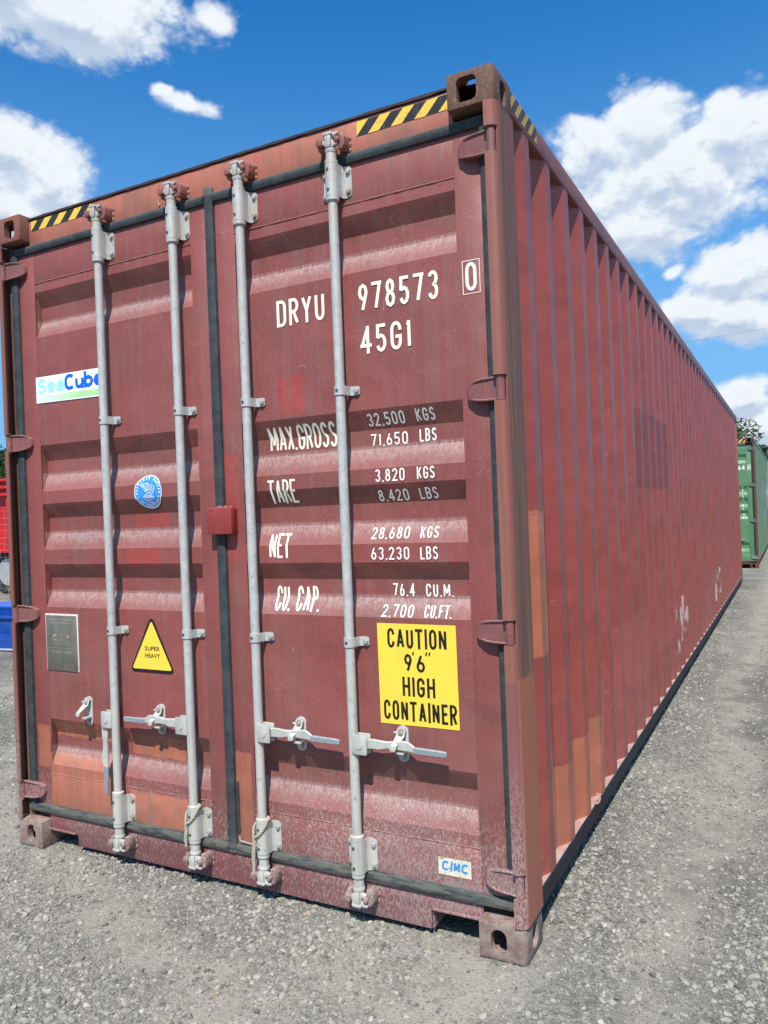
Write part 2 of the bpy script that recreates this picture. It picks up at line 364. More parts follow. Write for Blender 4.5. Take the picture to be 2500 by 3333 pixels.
def paint(name, base, ref, dark=None, patches=(), axis='x', dust=1.0, rust=.5, streak=1.0, rough=.48, lowdust=1.0, dustcol=(.39, .325, .30), scr=1.0, chalk=.16, rustcol=(.10, .035, .018), ribs=False):
    m, t = mat(name); v = coords(t, ref); X, Y, Z = t.sep(v)
    U = X if axis == 'x' else Y
    # fading and vertical weather streaks
    st = t.noise(t.scale(v, (30, 30, 1.1)), 1.0, 5, .65)
    st2 = t.noise(t.scale(v, (95, 95, 3.0)), 1.0, 3, .6)
    big = t.noise(v, 1.7, 4, .6); fine = t.noise(v, 160, 3, .7)
    c = t.mix(t.ramp(big, .3, .7, 0, .7), base, dark or tuple(k*.72 for k in base))
    wob = t.noise(t.scale(v, (1, 1, .45)), 22, 6, .72)
    Uw = t.m('ADD', U, t.m('MULTIPLY', t.m('SUBTRACT', wob, .5), .034)); Zw = t.m('ADD', Z, t.m('MULTIPLY', t.m('SUBTRACT', t.noise(v, 17, 6, .72), .5), .036))
    pmask = None
    for (kind, a, b_, c0, c1) in patches:
        pc = {'orange': (.42, .118, .058), 'red': (.32, .034, .026), 'pink': (.30, .065, .06), 'dark': (.140, .027, .025), 'mar': base}[kind]
        k = boxmask(t, Uw, Zw, a, b_, c0, c1)
        if kind in ('pink', 'dark'): k = t.m('MULTIPLY', k, .58)
        if kind == 'orange': pmask = k if pmask is None else t.m('MAXIMUM', pmask, k)
        c = t.mix(k, c, t.mix(t.ramp(st, .3, .75, 0, .35), pc, tuple(q*.72 for q in pc)))
    c = t.mix(t.ramp(st, .44, .70, 0, .42*streak), c, (.19, .095, .072))
    c = t.mix(t.m('MULTIPLY', t.ramp(t.noise(v, 3.1, 6, .7), .48, .70, 0, .55*streak), t.ramp(fine, .3, .6, .4, 1)), c, (.135, .070, .052))
    c = t.mix(t.ramp(st2, .55, .8, 0, .30*streak), c, tuple(q*.55 for q in base))
    c = t.mix(t.ramp(fine, .35, .75, 0, chalk), c, dustcol)
    # dust on faces that look up, speckled and run down
    g = t.n('ShaderNodeNewGeometry'); nz = t.sep(g.outputs['Normal'])[2]
    upf = t.ramp(nz, .12, .85)
    sp = t.noise(t.scale(v, (60, 60, 34), ), 1.0, 4, .7)
    spl = t.noise(t.scale(v, (190, 190, 85)), 1.0, 5, .75)
    low = t.ramp(Z, .05, .95, 1.0, 0)
    d1 = t.m('MULTIPLY', upf, t.ramp(st2, .2, .75, .35, 1.0))
    d1 = t.m('MULTIPLY', d1, t.ramp(sp, .30, .62, .45, 1))
    thr = t.m('SUBTRACT', .74, t.m('MULTIPLY', low, .295*lowdust))
    big2 = t.ramp(t.noise(v, 2.6, 3, .55), .38, .62)
    if axis == 'x':
        side = t.ramp(X, 1.25, 2.0, .28, 1.0)
        thr = t.m('ADD', thr, t.m('MULTIPLY', t.m('SUBTRACT', 1.0, side), .10))
    thr = t.m('SUBTRACT', thr, t.m('MULTIPLY', t.m('MULTIPLY', big2, low), .05*lowdust))
    d2 = t.ramp(t.m('SUBTRACT', spl, thr), -.02, .07)
    d2 = t.m('MULTIPLY', d2, t.ramp(low, 0, .25, .10, 1))
    if pmask is not None: d2 = t.m('MULTIPLY', d2, t.m('SUBTRACT', 1.0, t.m('MULTIPLY', pmask, .72)))
    film = t.m('MULTIPLY', t.ramp(Z, 0, 1.1, .35*lowdust, 0), t.ramp(big, .3, .7, .5, 1))
    dm = t.m('MAXIMUM', t.m('MULTIPLY', d1, .42*dust), t.m('MAXIMUM', t.m('MULTIPLY', d2, .62*dust), t.m('MULTIPLY', film, t.m('MULTIPLY', side, .62*dust) if axis == 'x' else .6*dust)))
    c = t.mix(dm, c, dustcol)
    if ribs:
        led = None; grime = None
        for (ra, rb, rc, rd) in RIBS:
            q_ = t.m('MULTIPLY', t.ramp(Zw, rc-.060, rc-.006), t.ramp(Z, rc+.016, rc+.004)); led = q_ if led is None else t.m('MAXIMUM', led, q_)
            g_ = t.m('MULTIPLY', t.ramp(Z, rc+.004, rb+.012), t.ramp(Z, ra+.004, ra-.002)); grime = g_ if grime is None else t.m('MAXIMUM', grime, g_)
        inn = t.ramp(Y, .0525, .060); led = t.m('MULTIPLY', led, inn); grime = t.m('MULTIPLY', grime, inn)
        c = t.mix(t.m('MULTIPLY', grime, t.m('MULTIPLY', t.ramp(sp, .36, .60), .42)), c, (.115, .062, .046))
        c = t.mix(t.m('MULTIPLY', led, t.m('MULTIPLY', t.ramp(st2, .28, .66, .25, 1), t.ramp(spl, .36, .62, .18, .56))), c, (.46, .385, .355))
    # pale chips and scratches
    chip = t.noise(t.scale(v, (1, 1, .6)), 75, 2, .5)
    c = t.mix(t.ramp(chip, .765, .80, 0, .6*scr), c, (.50, .42, .40))
    wv = t.n('ShaderNodeTexVoronoi', feature='DISTANCE_TO_EDGE'); t.put(wv.inputs['Vector'], t.scale(t.noise(v, 2.2, 2, .5, out=1), (3, 3, 3))); wv.inputs['Scale'].default_value = 2.4
    scm = t.m('MULTIPLY', t.ramp(wv.outputs[0], .006, .001), t.ramp(t.noise(v, 9, 2), .60, .66))
    c = t.mix(t.m('MULTIPLY', scm, .5*scr), c, (.5, .42, .4))
    if axis == 'y':
        ph = t.m('ABSOLUTE', t.m('SUBTRACT', t.m('MODULO', t.m('SUBTRACT', Y, .254), .278), .1385))
        ew = t.m('MULTIPLY', t.ramp(ph, .0075, .002), t.m('MULTIPLY', t.ramp(Z, 2.3, 1.0, .12, 1), t.ramp(t.noise(t.scale(v, (40, 9, 5)), 1, 4, .7), .42, .58)))
        c = t.mix(t.m('MULTIPLY', ew, .75*scr), c, (.46, .34, .31))
    # rust: seams, dots
    rs = t.noise(v, 6.5, 6, .72); rd = t.noise(v, 48, 3, .6)
    rm = t.m('MAXIMUM', t.m('MULTIPLY', t.ramp(rs, .66, .74), t.ramp(rd, .45, .6)), t.ramp(rd, .735, .77))
    rm = t.m('MULTIPLY', rm, rust)
    c = t.mix(rm, c, rustcol)
    t.put(t.p.inputs['Base Color'], c)
    t.put(t.p.inputs['Roughness'], t.m('ADD', t.m('MULTIPLY_ADD', dm, .35, rough), t.m('MULTIPLY', t.m('SUBTRACT', st, .5), .25), clamp=True))
    t.p.inputs['Specular IOR Level'].default_value = .45
    h = t.m('ADD', t.m('MULTIPLY', t.noise(v, 420, 2, .5), .25), t.m('MULTIPLY', rm, .6))
    dent = bump(t, t.noise(v, 3.4, 2, .5), .55, .045)
    t.put(t.p.inputs['Normal'], bump(t, h, .35, .002, dent))
    return m
def simple(name, c1, c2, scale=30, rough=.6, metal=0.0, bumps=.3, bscale=None, zs=1.0, spec=.4, dist=.001, ref=None, spots=None):
    m, t = mat(name); v = coords(t, ref); v = t.scale(v, (1, 1, zs)) if zs != 1 else v
    n = t.noise(v, scale, 5, .65); c = t.mix(t.ramp(n, .3, .7), c1, c2)
    if spots: c = t.mix(t.ramp(t.noise(v, scale*spots[2], 4, .7), spots[1], spots[1]+.06), c, spots[0])
    t.put(t.p.inputs['Base Color'], c); t.put(t.p.inputs['Roughness'], t.m('MULTIPLY_ADD', n, .2, rough-.1))
    t.p.inputs['Metallic'].default_value = metal; t.p.inputs['Specular IOR Level'].default_value = spec
    if bumps: t.put(t.p.inputs['Normal'], bump(t, t.noise(v, bscale or scale*4, 4, .6), bumps, dist))
    return m
def sticker(name, col, ref, dirt=.25, rough=.35, scuff=0.0, fade=None):
    m, t = mat(name); v = coords(t, ref)
    n = t.noise(v, 14, 5, .6); c = t.mix(t.ramp(n, .35, .8, 0, dirt), col, tuple(q*.6+.05 for q in col))
    c = t.mix(t.ramp(t.noise(t.scale(v, (70, 70, 6)), 1, 4, .6), .5, .8, 0, dirt*.8), c, (.35, .3, .25))
    if fade: X = t.sep(v)[0]; c = t.mix(t.ramp(X, fade[0], fade[1], 1, 0), c, fade[2])
    if scuff: c = t.mix(t.ramp(t.noise(v, 85, 4, .7), .60-scuff*.08, .66, 0, 1), c, (.16, .06, .05))
    t.put(t.p.inputs['Base Color'], c); t.p.inputs['Roughness'].default_value = rough; t.p.inputs['Specular IOR Level'].default_value = .3
    return m

# ------------------------------------------------------------------ shared meshes
MESH = {}
def mesh_of(key, fn):
    if key not in MESH:
        b = fn(); me = bpy.data.meshes.new(key.split('#')[0]); sharpen(b, .0025 if key.startswith('door#') else .012 if key.startswith('side_wall') else 9.0); b.to_mesh(me); b.free(); MESH[key] = me
    return MESH[key]
def bm_casting(mx, my, mz):
    """corner casting at the origin of the container corner; mx,my,mz = +-1 directions inward"""
    def part(fn):
        b = BM(); fn(b); me = bpy.data.meshes.new('c'); b.to_mesh(me); b.free(); o = bpy.data.objects.new('c', me); COL.objects.link(o); return o
    body = BM()
    r = bmesh.ops.create_cube(body, size=1.0)
    for v in r['verts']: v.co = Vector((.081+v.co.x*.162, .089+v.co.y*.178, .059+v.co.z*.118))
    # round the outer vertical edge most
    ve = [e for e in body.edges if all(abs(v.co.x) < 1e-4 and abs(v.co.y) < 1e-4 for v in e.verts)]
    bmesh.ops.bevel(body, geom=ve, offset=.020, segments=5, profile=.5, affect='EDGES')
    es = [e for e in body.edges if e.is_manifold and e.calc_face_angle(0) > .6]
    bmesh.ops.bevel(body, geom=es, offset=.0045, segments=2, profile=.5, affect='EDGES')
    me = bpy.data.meshes.new('c'); body.to_mesh(me); body.free(); bo = bpy.data.objects.new('c', me); COL.objects.link(bo)
    cuts = []
    cuts.append(part(lambda b: box(b, .024, .150, .028, .166, .020, .098, .006)))
    fx = (.058, .128, .019, .101, .019) if mz < 0 else (.066, .120, .020, .100, .0265)
    cuts.append(part(lambda b: prism(b, rrect(*fx, 6), 'y', -.01, .06)))
    cuts.append(part(lambda b: prism(b, [(p[0], p[1]) for p in rrect(.064, .124, .020, .100, .028, 6)], 'x', -.01, .05)))
    cuts.append(part(lambda b: prism(b, rrect(.050, .114, .034, .158, .031, 6), 'z', -.01, .04)))
    for c in cuts:
        md = bo.modifiers.new('b', 'BOOLEAN'); md.operation = 'DIFFERENCE'; md.object = c; md.solver = 'EXACT'
    dg = bpy.context.evaluated_depsgraph_get(); dg.update()
    me2 = bpy.data.meshes.new_from_object(bo.evaluated_get(dg))
    b = BM(); b.from_mesh(me2)
    for o in cuts+[bo]: bpy.data.objects.remove(o)
    for v in b.verts: v.co = Vector((v.co.x*mx, v.co.y*my, v.co.z*mz))
    if mx*my*mz < 0: bmesh.ops.reverse_faces(b, faces=b.faces[:])
    return b
HZ = (2.655, 1.855, 1.065, .250)   # hinge heights
def bm_post(m):
    """door corner post in section, m=+1 right (outer face at x=2.438), else left"""
    X = (lambda x: x) if m > 0 else (lambda x: 2.438-x)
    b = BM()
    # side plate with rounded front and a lip that stops at the hinges
    full = [(2.436, .175), (2.436, .024)]
    segs = []
    zs = [.118]
    for h in sorted(HZ): zs += [h-.041, h+.041]
    zs.append(2.778)
    lip = [(2.4365, .176)]+[(2.4365-.022+.022*math.cos(R(a)), .024+.022*-math.sin(R(a))) for a in range(0, 91, 15)]+[(2.402, .002)]
    short = [(2.4365, .176), (2.4365, .0245)]+[(2.4365-.022+.022*math.cos(R(a)), .024+.022*-math.sin(R(a))) for a in (10, 20)]
    for i in range(len(zs)-1):
        path = lip if i % 2 == 0 else short
        poly = thick(path, .007)
        prism(b, [(X(p[0]), p[1]) for p in poly], 'z', zs[i], zs[i+1])
    # back plate and inner return
    prism(b, [(X(p[0]), p[1]) for p in ((2.4290, .050), (2.396, .0505), (2.396, .058), (2.4290, .058))], 'z', .118, 2.778)
    prism(b, [(X(p[0]), p[1]) for p in ((2.396, .058), (2.404, .058), (2.404, .176), (2.396, .176))], 'z', .118, 2.778)
    prism(b, [(X(p[0]), p[1]) for p in ((2.404, .168), (2.4290, .168), (2.4290, .176), (2.404, .176))], 'z', .118, 2.778)
    # weld beads above and below the hinge gaps
    for h in HZ:
        for s in (-1, 1):
            pts = [(X(2.402+.036*k/8), .006+.012*(k/8)**2+random.uniform(-.001, .001), h+s*.0435+random.uniform(-.0015, .0015)) for k in range(9)]
            tube(b, pts, .0036, 6)
    return b
def bm_sidewall():
    path = [(2.398, .150)]; k = 0; y0 = .254; p = .278
    path[0] = (2.398, .178)
    while y0+k*p+.21 < 12.014:
        y = y0+k*p; path += [(2.398, y), (2.432, y+.068), (2.432, y+.138), (2.398, y+.206)]; k += 1
    path.append((2.398, 12.014))
    b = BM()
    zs = [.160, .6, 1.1, 1.6, 2.1, 2.6, 2.812]
    rows = []
    rnd = random.Random(3)
    for i, z in enumerate(zs):
        rows.append([b.verts.new((x + (rnd.uniform(-.0022, .0022) if 0 < i < 6 else 0), y + (rnd.uniform(-.004, .004) if 0 < i < 6 else 0), z)) for x, y in path])
    for i in range(len(zs)-1):
        for j in range(len(path)-1): b.faces.new((rows[i][j], rows[i][j+1], rows[i+1][j+1], rows[i+1][j]))
    r = bmesh.ops.bevel(b, geom=[e for e in b.edges if abs(e.verts[0].co.z-e.verts[1].co.z) > .1 and e.is_manifold], offset=.006, segments=2, profile=.5, affect='EDGES')
    return b
def bm_panel(x0, x1):
    b = BM(); prof = [(YD+.001, 2.5815)]
    for a, q, c, d in RIBS: prof += [(YD+.001, a), (YD+DEP, q), (YD+DEP, c), (YD+.001, d)]
    prof.append((YD+.001, .330))
    n = 9; rows = []
    for i in range(n+1):
        x = x0+(x1-x0)*i/n; rows.append([b.verts.new((x, y, z)) for y, z in prof])
    for i in range(n):
        for j in range(len(prof)-1): b.faces.new((rows[i][j+1], rows[i+1][j+1], rows[i+1][j], rows[i][j]))
    bmesh.ops.bevel(b, geom=[e for e in b.edges if abs(e.verts[0].co.x-e.verts[1].co.x) > .01 and e.is_manifold and e.calc_face_angle(0) > .3], offset=.007, segments=3, profile=.5, affect='EDGES')
    return b
def bm_frame(xa, x0, x1, xb):
    """door leaf frame, outer xa..xb, opening x0..x1"""
    b = BM()
    box(b, xa, x0, YD, .098, .170, 2.745, .003); box(b, x1, xb, YD, .098, .170, 2.745, .003)
    box(b, x0+.0002, x1-.0002, YD+.0006, .098, 2.580, 2.744, .002); box(b, x0+.0002, x1-.0002, YD+.0006, .098, .171, .332, .002)
    box(b, x0+.001, x1-.001, .0885, .096, .33, 2.58)
    def bead(p, q, n, r=.0028):
        P = [(p[0]+(q[0]-p[0])*i/n, p[1]+(q[1]-p[1])*i/n, p[2]+(q[2]-p[2])*i/n) for i in range(n+1)]
        tube(b, P, r, 6, rf=lambda t_: r*random.uniform(.7, 1.25))
    bead((x0, YD+.001, 2.581), (x1, YD+.001, 2.581), 60, .0034); bead((x0, YD+.001, .331), (x1, YD+.001, .331), 60)
    for xx in (x0, x1):
        bead((xx, YD+.0012, .18), (xx, YD+.0012, 2.73), 110, .0020)
    return b
def bm_gasket(parts):
    b = BM()
    for kind, a, c, p, q in parts:
        if kind == 'v': prof = [(a, .050), (a+.004, .040), ((a+c)/2-.004, .036), ((a+c)/2+.006, .036), (c-.003, .041), (c, .050), (c, .060), (a, .060)]; prism(b, prof, 'z', p, q)
        else: prof = [(.050, a), (.039, a+.004), (.035, a+.014), (.034, (a+c)/2), (.039, c-.006), (.050, c), (.06, c), (.06, a)]; prism(b, prof, 'x', p, q)
    return b
def bm_bracket():
    """bearing bracket round the bar, bar axis at x=0,y=.012, z 0..0.116"""
    b = BM()
    def sect(fl, fr, z):
        path = [(-fl, .0465), (-.031, .0465), (-.026, .040)] + [(.0245*math.cos(R(a)), .012+.0245*math.sin(R(a))) for a in range(200, 341, 14)][0:] + [(.026, .040), (.031, .0465), (fr, .0465)]
        path = [(-fl, .0465), (-.032, .0465)] + [(-.0255, .036), (-.0245, .016)] + [(.0245*math.cos(R(a)), .012+.0245*math.sin(R(a))) for a in range(195, 346, 15)] + [(.0245, .016), (.0255, .036)] + [(.032, .0465), (fr, .0465)]
        poly = thick(path, .004)
        return [Vector((p[0], p[1]-.0, z)) for p in poly]
    rings = []
    for z, f in ((0, .028), (.002, .046), (.006, .056), (.014, .0605), (.102, .0605), (.110, .056), (.114, .046), (.116, .028)):
        f2 = max(f, .036); rings.append(sect(f2*.92, f2, z))
    # the middle hugs the bar over its whole height, the ears are rounded
    loft(b, rings, smooth=False)
    return b
def bm_guide():
    b = BM()
    path = [(-.034, .0480), (-.026, .044), (-.0215, .02)] + [(.0215*math.cos(R(a)), .012+.0215*math.sin(R(a))) for a in range(200, 341, 14)] + [(.0215, .02), (.026, .040), (.034, .0440), (.064, .0440)]
    rings = []
    for z, c in ((-.0165, .012), (-.0120, .002), (.0120, .002), (.0165, .012)):
        pp = [(min(p[0], .064-c) if p[0] > .05 else p[0], p[1]) for p in path]
        rings.append([Vector((p[0], p[1], z)) for p in thick(pp, .004)])
    loft(b, rings, smooth=False)
    return b
def bm_bolt():
    b = BM(); a = [(.0095*math.cos(2*PI*k/6+.3), .0095*math.sin(2*PI*k/6+.3)) for k in range(6)]
    prism(b, a, 'y', -.009, 0, .0012)
    cyl(b, (0, .001, 0), (0, -.0015, 0), .0125, 14)
    return b
def bm_rivet():
    b = BM(); cyl(b, (0, .002, 0), (0, -.0022, 0), .0060, 12, .0052); return b
def bm_cam(up=1):
    """locking cam, hub axis at x=0,y=.012; prongs towards z+ (times up)"""
    b = BM()
    lathe(b, 0, .012, [(0, .0205), (.006, .0225), (.012, .0225), (.017, .017), (.022, .014), (.03, .012)], 18)
    pr = [(-.012, .014), (.012, .014), (.021, .020), (.034, .022), (.036, .028), (.027, .034), (.017, .036), (.014, .046), (.022, .054), (.038, .058), (.040, .066), (.018, .068), (-.018, .068), (-.024, .060), (-.022, .050), (-.026, .044), (-.038, .040), (-.040, .034), (-.024, .030), (-.014, .024)]
    prism(b, pr, 'y', -.004, .012, .002)
    pr2 = [(-.010, .016), (.010, .016), (.013, .060), (-.013, .060)]
    prism(b, pr2, 'y', -.012, -.003, .002)
    prism(b, [(-.020, .058), (.020, .058), (.016, .068), (-.016, .068)], 'y', -.014, .016, .002)
    for v in b.verts: v.co.z *= up
    if up < 0: bmesh.ops.reverse_faces(b, faces=b.faces[:])
    return b
def bm_keeper(up=1, side=1):
    """cam keeper lug welded on the sill; one each side of the cam"""
    b = BM()
    rnd = random.Random(5)
    if side > 0: prism(b, [(.030, .010), (.052, .006), (.060, .022), (.060, .052), (.050, .066), (.034, .066), (.030, .056), (.040, .044), (.040, .030)], 'y', .002, .051, .005)
    if side > 0: prism(b, [(.022, .036), (.036, .030), (.044, .038), (.040, .052), (.026, .054)], 'y', -.010, .014, .005)
    if side < 0: prism(b, [(-.030, .014), (-.050, .018), (-.054, .044), (-.046, .060), (-.030, .058)], 'y', .006, .051, .004)
    if side < 0: prism(b, [(-.024, .030), (-.046, .026), (-.052, .040), (-.046, .056), (-.026, .054)], 'y', -.012, .008, .004)
    if side > 0: cyl(b, (.030, -.004, .046), (.030, .05, .046), .008, 10)
    for s in (side,):
        pts = [(s*(.058+.003*math.sin(k*2)), .048, .008+.056*k/8) for k in range(9)]
        tube(b, pts, .0042, 6, rf=lambda q_: .0042*rnd.uniform(.7, 1.3))
    for v in b.verts: v.co.z *= up
    if up < 0: bmesh.ops.reverse_faces(b, faces=b.faces[:])
    return b
def bm_hub(s=1):
    b = BM()
    prism(b, [(p[0]*s, p[1]) for p in rrect(.004, .064, -.034, .036, .006, 3)], 'y', -.009, -.005, .001)
    prism(b, [(p[0]*s, p[1]) for p in rrect(.004, .064, -.034, .036, .006, 3)], 'y', .021, .026, .001)
    box(b, min(.004*s, .020*s), max(.004*s, .020*s), -.006, .022, -.030, .032)
    cyl(b, (.036*s, -.012, -.003), (.036*s, .030, -.003), .0082, 14)
    cyl(b, (.036*s, -.0125, -.003), (.036*s, -.010, -.003), .0100, 14)
    return b
def bm_handle(path, s=1):
    """forged lever lofted through (dist, y, zc, h, t)"""
    b = BM(); rings = []
    for d, y, zc, h, t_ in path:
        c = min(h, t_)*.28
        ring = [(y-t_/2+c, zc-h/2), (y+t_/2-c, zc-h/2), (y+t_/2, zc-h/2+c), (y+t_/2, zc+h/2-c), (y+t_/2-c, zc+h/2), (y-t_/2+c, zc+h/2), (y-t_/2, zc+h/2-c), (y-t_/2, zc-h/2+c)]
        rings.append([Vector((d*s, p[0], p[1])) for p in ring])
    loft(b, rings, smooth=False)
    bmesh.ops.recalc_face_normals(b, faces=b.faces[:])
    return b
HP = [(.030, .008, 0, .030, .010), (.064, .008, .004, .034, .010), (.085, .007, .006, .035, .010), (.105, .006, .005, .034, .011), (.135, .010, .006, .026, .014),
      (.160, .012, .008, .028, .013), (.200, .010, .010, .034, .010), (.222, .009, .009, .032, .010), (.244, .007, .001, .022, .010)]
GP = [(.241, .0065, 0, .023, .011), (.250, .006, -.0005, .024, .012), (.345, .006, -.002, .022, .012), (.360, .006, -.002, .020, .011), (.364, .006, -.002, .012, .007)]
def bm_catch():
    b = BM(); prism(b, rrect(-.0215, .0215, -.064, .064, .021, 7), 'y', .0445, .0500, .001)
    prism(b, [(-.016, -.030), (.016, -.030), (.016, -.022), (-.016, -.022)], 'y', .012, .046, .001)
    box(b, -.004, .004, .030, .046, -.050, -.024)
    return b
def bm_latch(s=1):
    b = BM()
    def q(x, y, z): return Vector((x*s, y, z))
    t = .004
    secs = [(.001, .0120, .060, .034), (.000, .0170, .052, .034), (-.003, .0170, .030, .028), (-.009, .0130, .012, .006), (-.014, .0110, .002, -.004), (-.017, .0120, -.008, -.006), (-.018, .0070, -.016, -.005)]
    rings = []
    for cx, hw, z, y in secs: rings.append([q(cx-hw, y, z), q(cx+hw, y, z), q(cx+hw, y+t, z), q(cx-hw, y+t, z)])
    loft(b, rings, smooth=False); cyl(b, (-.022*s, .034, .040), (-.016*s, .046, .040), .004, 8)
    cyl(b, (-.030*s, .034, .040), (0, .034, .040), .0035, 8)
    bmesh.ops.recalc_face_normals(b, faces=b.faces[:])
    return b
def bm_hinge(m):
    """hinge leaf with barrel; z=0 at its centre, x absolute for the right side"""
    b = BM(); X = (lambda x: x) if m > 0 else (lambda x: 2.438-x)
    cyl(b, (X(2.4180), .0165, -.039), (X(2.4180), .0165, .039), .0150, 18)
    # leaf wraps from the barrel across to the door, narrowing at its end
    rings = []
    for x, y, t, zt, zb in ((2.414, .014, .022, .036, -.036), (2.402, .020, .016, .036, -.036), (2.385, .021, .020, .0355, -.036), (2.355, .023, .022, .034, -.035), (2.330, .025, .024, .030, -.033), (2.308, .028, .024, .024, -.028), (2.298, .032, .020, .018, -.023), (2.293, .040, .012, .008, -.014)):
        rings.append([Vector((X(x), y, zb)), Vector((X(x), y, zt)), Vector((X(x), y+t, zt)), Vector((X(x), y+t, zb))])
    loft(b, rings, smooth=False)
    for s, e in ((1, .036), (-1, -.036)):
        pts = [(X(2.404), .017, e), (X(2.385), .0195, e*.98), (X(2.355), .021, e*.955), (X(2.332), .024, e*.87), (X(2.318), .028, e*.76)]
        pts = [tuple(a+(c-a)*k/3 for a, c in zip(pts[i], pts[i+1])) for i in range(4) for k in range(3)]+[pts[-1]]
        tube(b, pts, .0042, 7)
    bmesh.ops.recalc_face_normals(b, faces=b.faces[:])
    return b

def build_container(origin, M_, label, group, full=True):
    root = empty('shipping_container', origin); tag(root, label, 'shipping container', group)
    return root
def fill_container(root, M_, full=True):
    P = lambda name, me, m, parent=root, loc=None: obj(name, me, m, parent, loc)
    # ---- frame
    for mx in (1, -1):
        for my in (1, -1):
            for mz in (1, -1):
                me = mesh_of('corner_casting#%d%d%d' % (mx, my, mz), lambda: bm_casting(mx, my, mz))
                P('corner_casting', me, M_['cast_low' if mz > 0 else 'cast'], root, (0 if mx > 0 else 2.438, 0 if my > 0 else 12.192, 0 if mz > 0 else 2.896))
    for m_ in (1, -1): P('corner_post', mesh_of('corner_post#%d' % m_, lambda: bm_post(m_)), M_['post'])
    def rear_post(x0, x1):
        b = BM(); box(b, x0, x1, 12.030, 12.189, .118, 2.778, .006); return b
    P('corner_post', mesh_of('rear_post#r', lambda: rear_post(2.330, 2.435)), M_['wall']); P('corner_post', mesh_of('rear_post#l', lambda: rear_post(.003, .108)), M_['wall'])
    P('side_wall', mesh_of('side_wall#r', bm_sidewall), M_['wall'])
    def left():
        b = bm_sidewall()
        for v in b.verts: v.co.x = 2.438-v.co.x
        bmesh.ops.reverse_faces(b, faces=b.faces[:]); return b
    P('side_wall', mesh_of('side_wall#l', left), M_['wall'])
    def rail(x0, x1, z0, z1, bev):
        b = BM(); box(b, x0, x1, .1775, 12.0145, z0, z1, bev, 3); return b
    P('top_side_rail', mesh_of('top_rail#r', lambda: rail(2.376, 2.436, 2.808, 2.890, .008)), M_['rail']); P('top_side_rail', mesh_of('top_rail#l', lambda: rail(.002, .062, 2.808, 2.890, .008)), M_['rail'])
    def brail(s):
        b = BM(); pr = thick([(2.386, .095), (2.430, .0945), (2.435, .100), (2.435, .158), (2.430, .163), (2.372, .163)], .006)
        prism(b, [((p[0] if s > 0 else 2.438-p[0]), p[1]) for p in pr], 'y', .178, 12.014); return b
    P('bottom_side_rail', mesh_of('bottom_rail#r', lambda: brail(1)), M_['base']); P('bottom_side_rail', mesh_of('bottom_rail#l', lambda: brail(-1)), M_['base'])
    def ledge():
        b = BM(); box(b, 2.362, 2.4312, .1785, 12.012, .1636, .1658); return b
    P('rail_ledge', mesh_of('rail_ledge', ledge), M_['ledge'])
    def floor_():
        b = BM(); box(b, .064, 2.374, .06, 12.10, .125, .155); 
        for k in range(24): y = .45+k*.49; box(b, .064, 2.370, y, y+.045, .03, .124)
        return b
    P('underframe', mesh_of('underframe', floor_), M_['base'])
    def roof():
        b = BM(); z0, z1 = 2.872, 2.886; xs = (.058, 2.380); pr = [(.052, z0)]; y = .20
        while y < 12.0: pr += [(y, z0), (y+.04, z1), (y+.10, z1), (y+.14, z0)]; y += .21
        pr.append((12.15, z0)); r_ = [[b.verts.new((x, p[0], p[1])) for p in pr] for x in xs]
        for j in range(len(pr)-1): b.faces.new((r_[0][j], r_[1][j], r_[1][j+1], r_[0][j+1]))
        bmesh.ops.solidify(b, geom=b.faces[:], thickness=.003)
        # uneven front edge of the roof plate lapped over the header
        rnd = random.Random(9); N = 60; top = []; bot = []
        for i in range(N+1):
            x = .165+2.105*i/N; top.append((x, 2.8845+rnd.uniform(-.0010, .0010))); bot.append((x, 2.8755+rnd.uniform(-.0018, .0010)))
        prism(b, top+bot[::-1], 'y', .044, .16)
        return b
    P('roof', mesh_of('roof', roof), M_['roof'])
    def rear():
        b = BM(); pr = []; x = .108
        while x+.2 < 2.33: pr += [(x, 12.14), (x+.05, 12.14), (x+.09, 12.178), (x+.17, 12.178), (x+.21, 12.14)]; x += .25
        pr.append((2.33, 12.14)); r_ = [[b.verts.new((p[0], p[1], z)) for p in pr] for z in (.12, 2.80)]
        for j in range(len(pr)-1): b.faces.new((r_[0][j+1], r_[0][j], r_[1][j], r_[1][j+1]))
        bmesh.ops.solidify(b, geom=b.faces[:], thickness=-.003)
        box(b, .162, 2.276, 12.04, 12.187, .02, .118); box(b, .162, 2.276, 12.06, 12.187, 2.80, 2.89)
        return b
    P('end_wall', mesh_of('end_wall', rear), M_['wall'])
    def header():
        b = BM(); box(b, .1625, 2.2755, YD, .14, 2.752, 2.8735, .004); 
        rnd = random.Random(2)
        tube(b, [(.965+rnd.uniform(-.001, .001), .048, 2.77+.095*k/14) for k in range(15)], .004, 6, rf=lambda q_: .004*rnd.uniform(.6, 1.3))
        box(b, .064, 2.374, .0985, .16, 2.70, 2.7515); return b
    P('door_header', mesh_of('door_header', header), M_['header'])
    def sill():
        b = BM(); zt = .145
        pl = [(.1625, .145), (.1625, .072), (.335, .072), (.342, .066), (.342, .023), (2.084, .023), (2.084, .086), (2.092, .092), (2.2755, .092), (2.2755, .145)]
        prism(b, pl, 'y', YD, .058, .002)
        box(b, .1625, 2.2755, .0585, .16, .130, .1445)
        for x0_ in (.336, 2.0845): box(b, x0_, x0_+.006, .0585, .30, .025, .085)
        box(b, 2.092, 2.275, .040, .0495, .0925, .101, .002); box(b, .164, .335, .040, .0495, .0725, .081, .002)
        box(b, .45, 2.0, .20, .24, .03, .125)
        return b
    P('door_sill', mesh_of('door_sill', sill), M_['sill'])
    # ---- doors
    doors = []
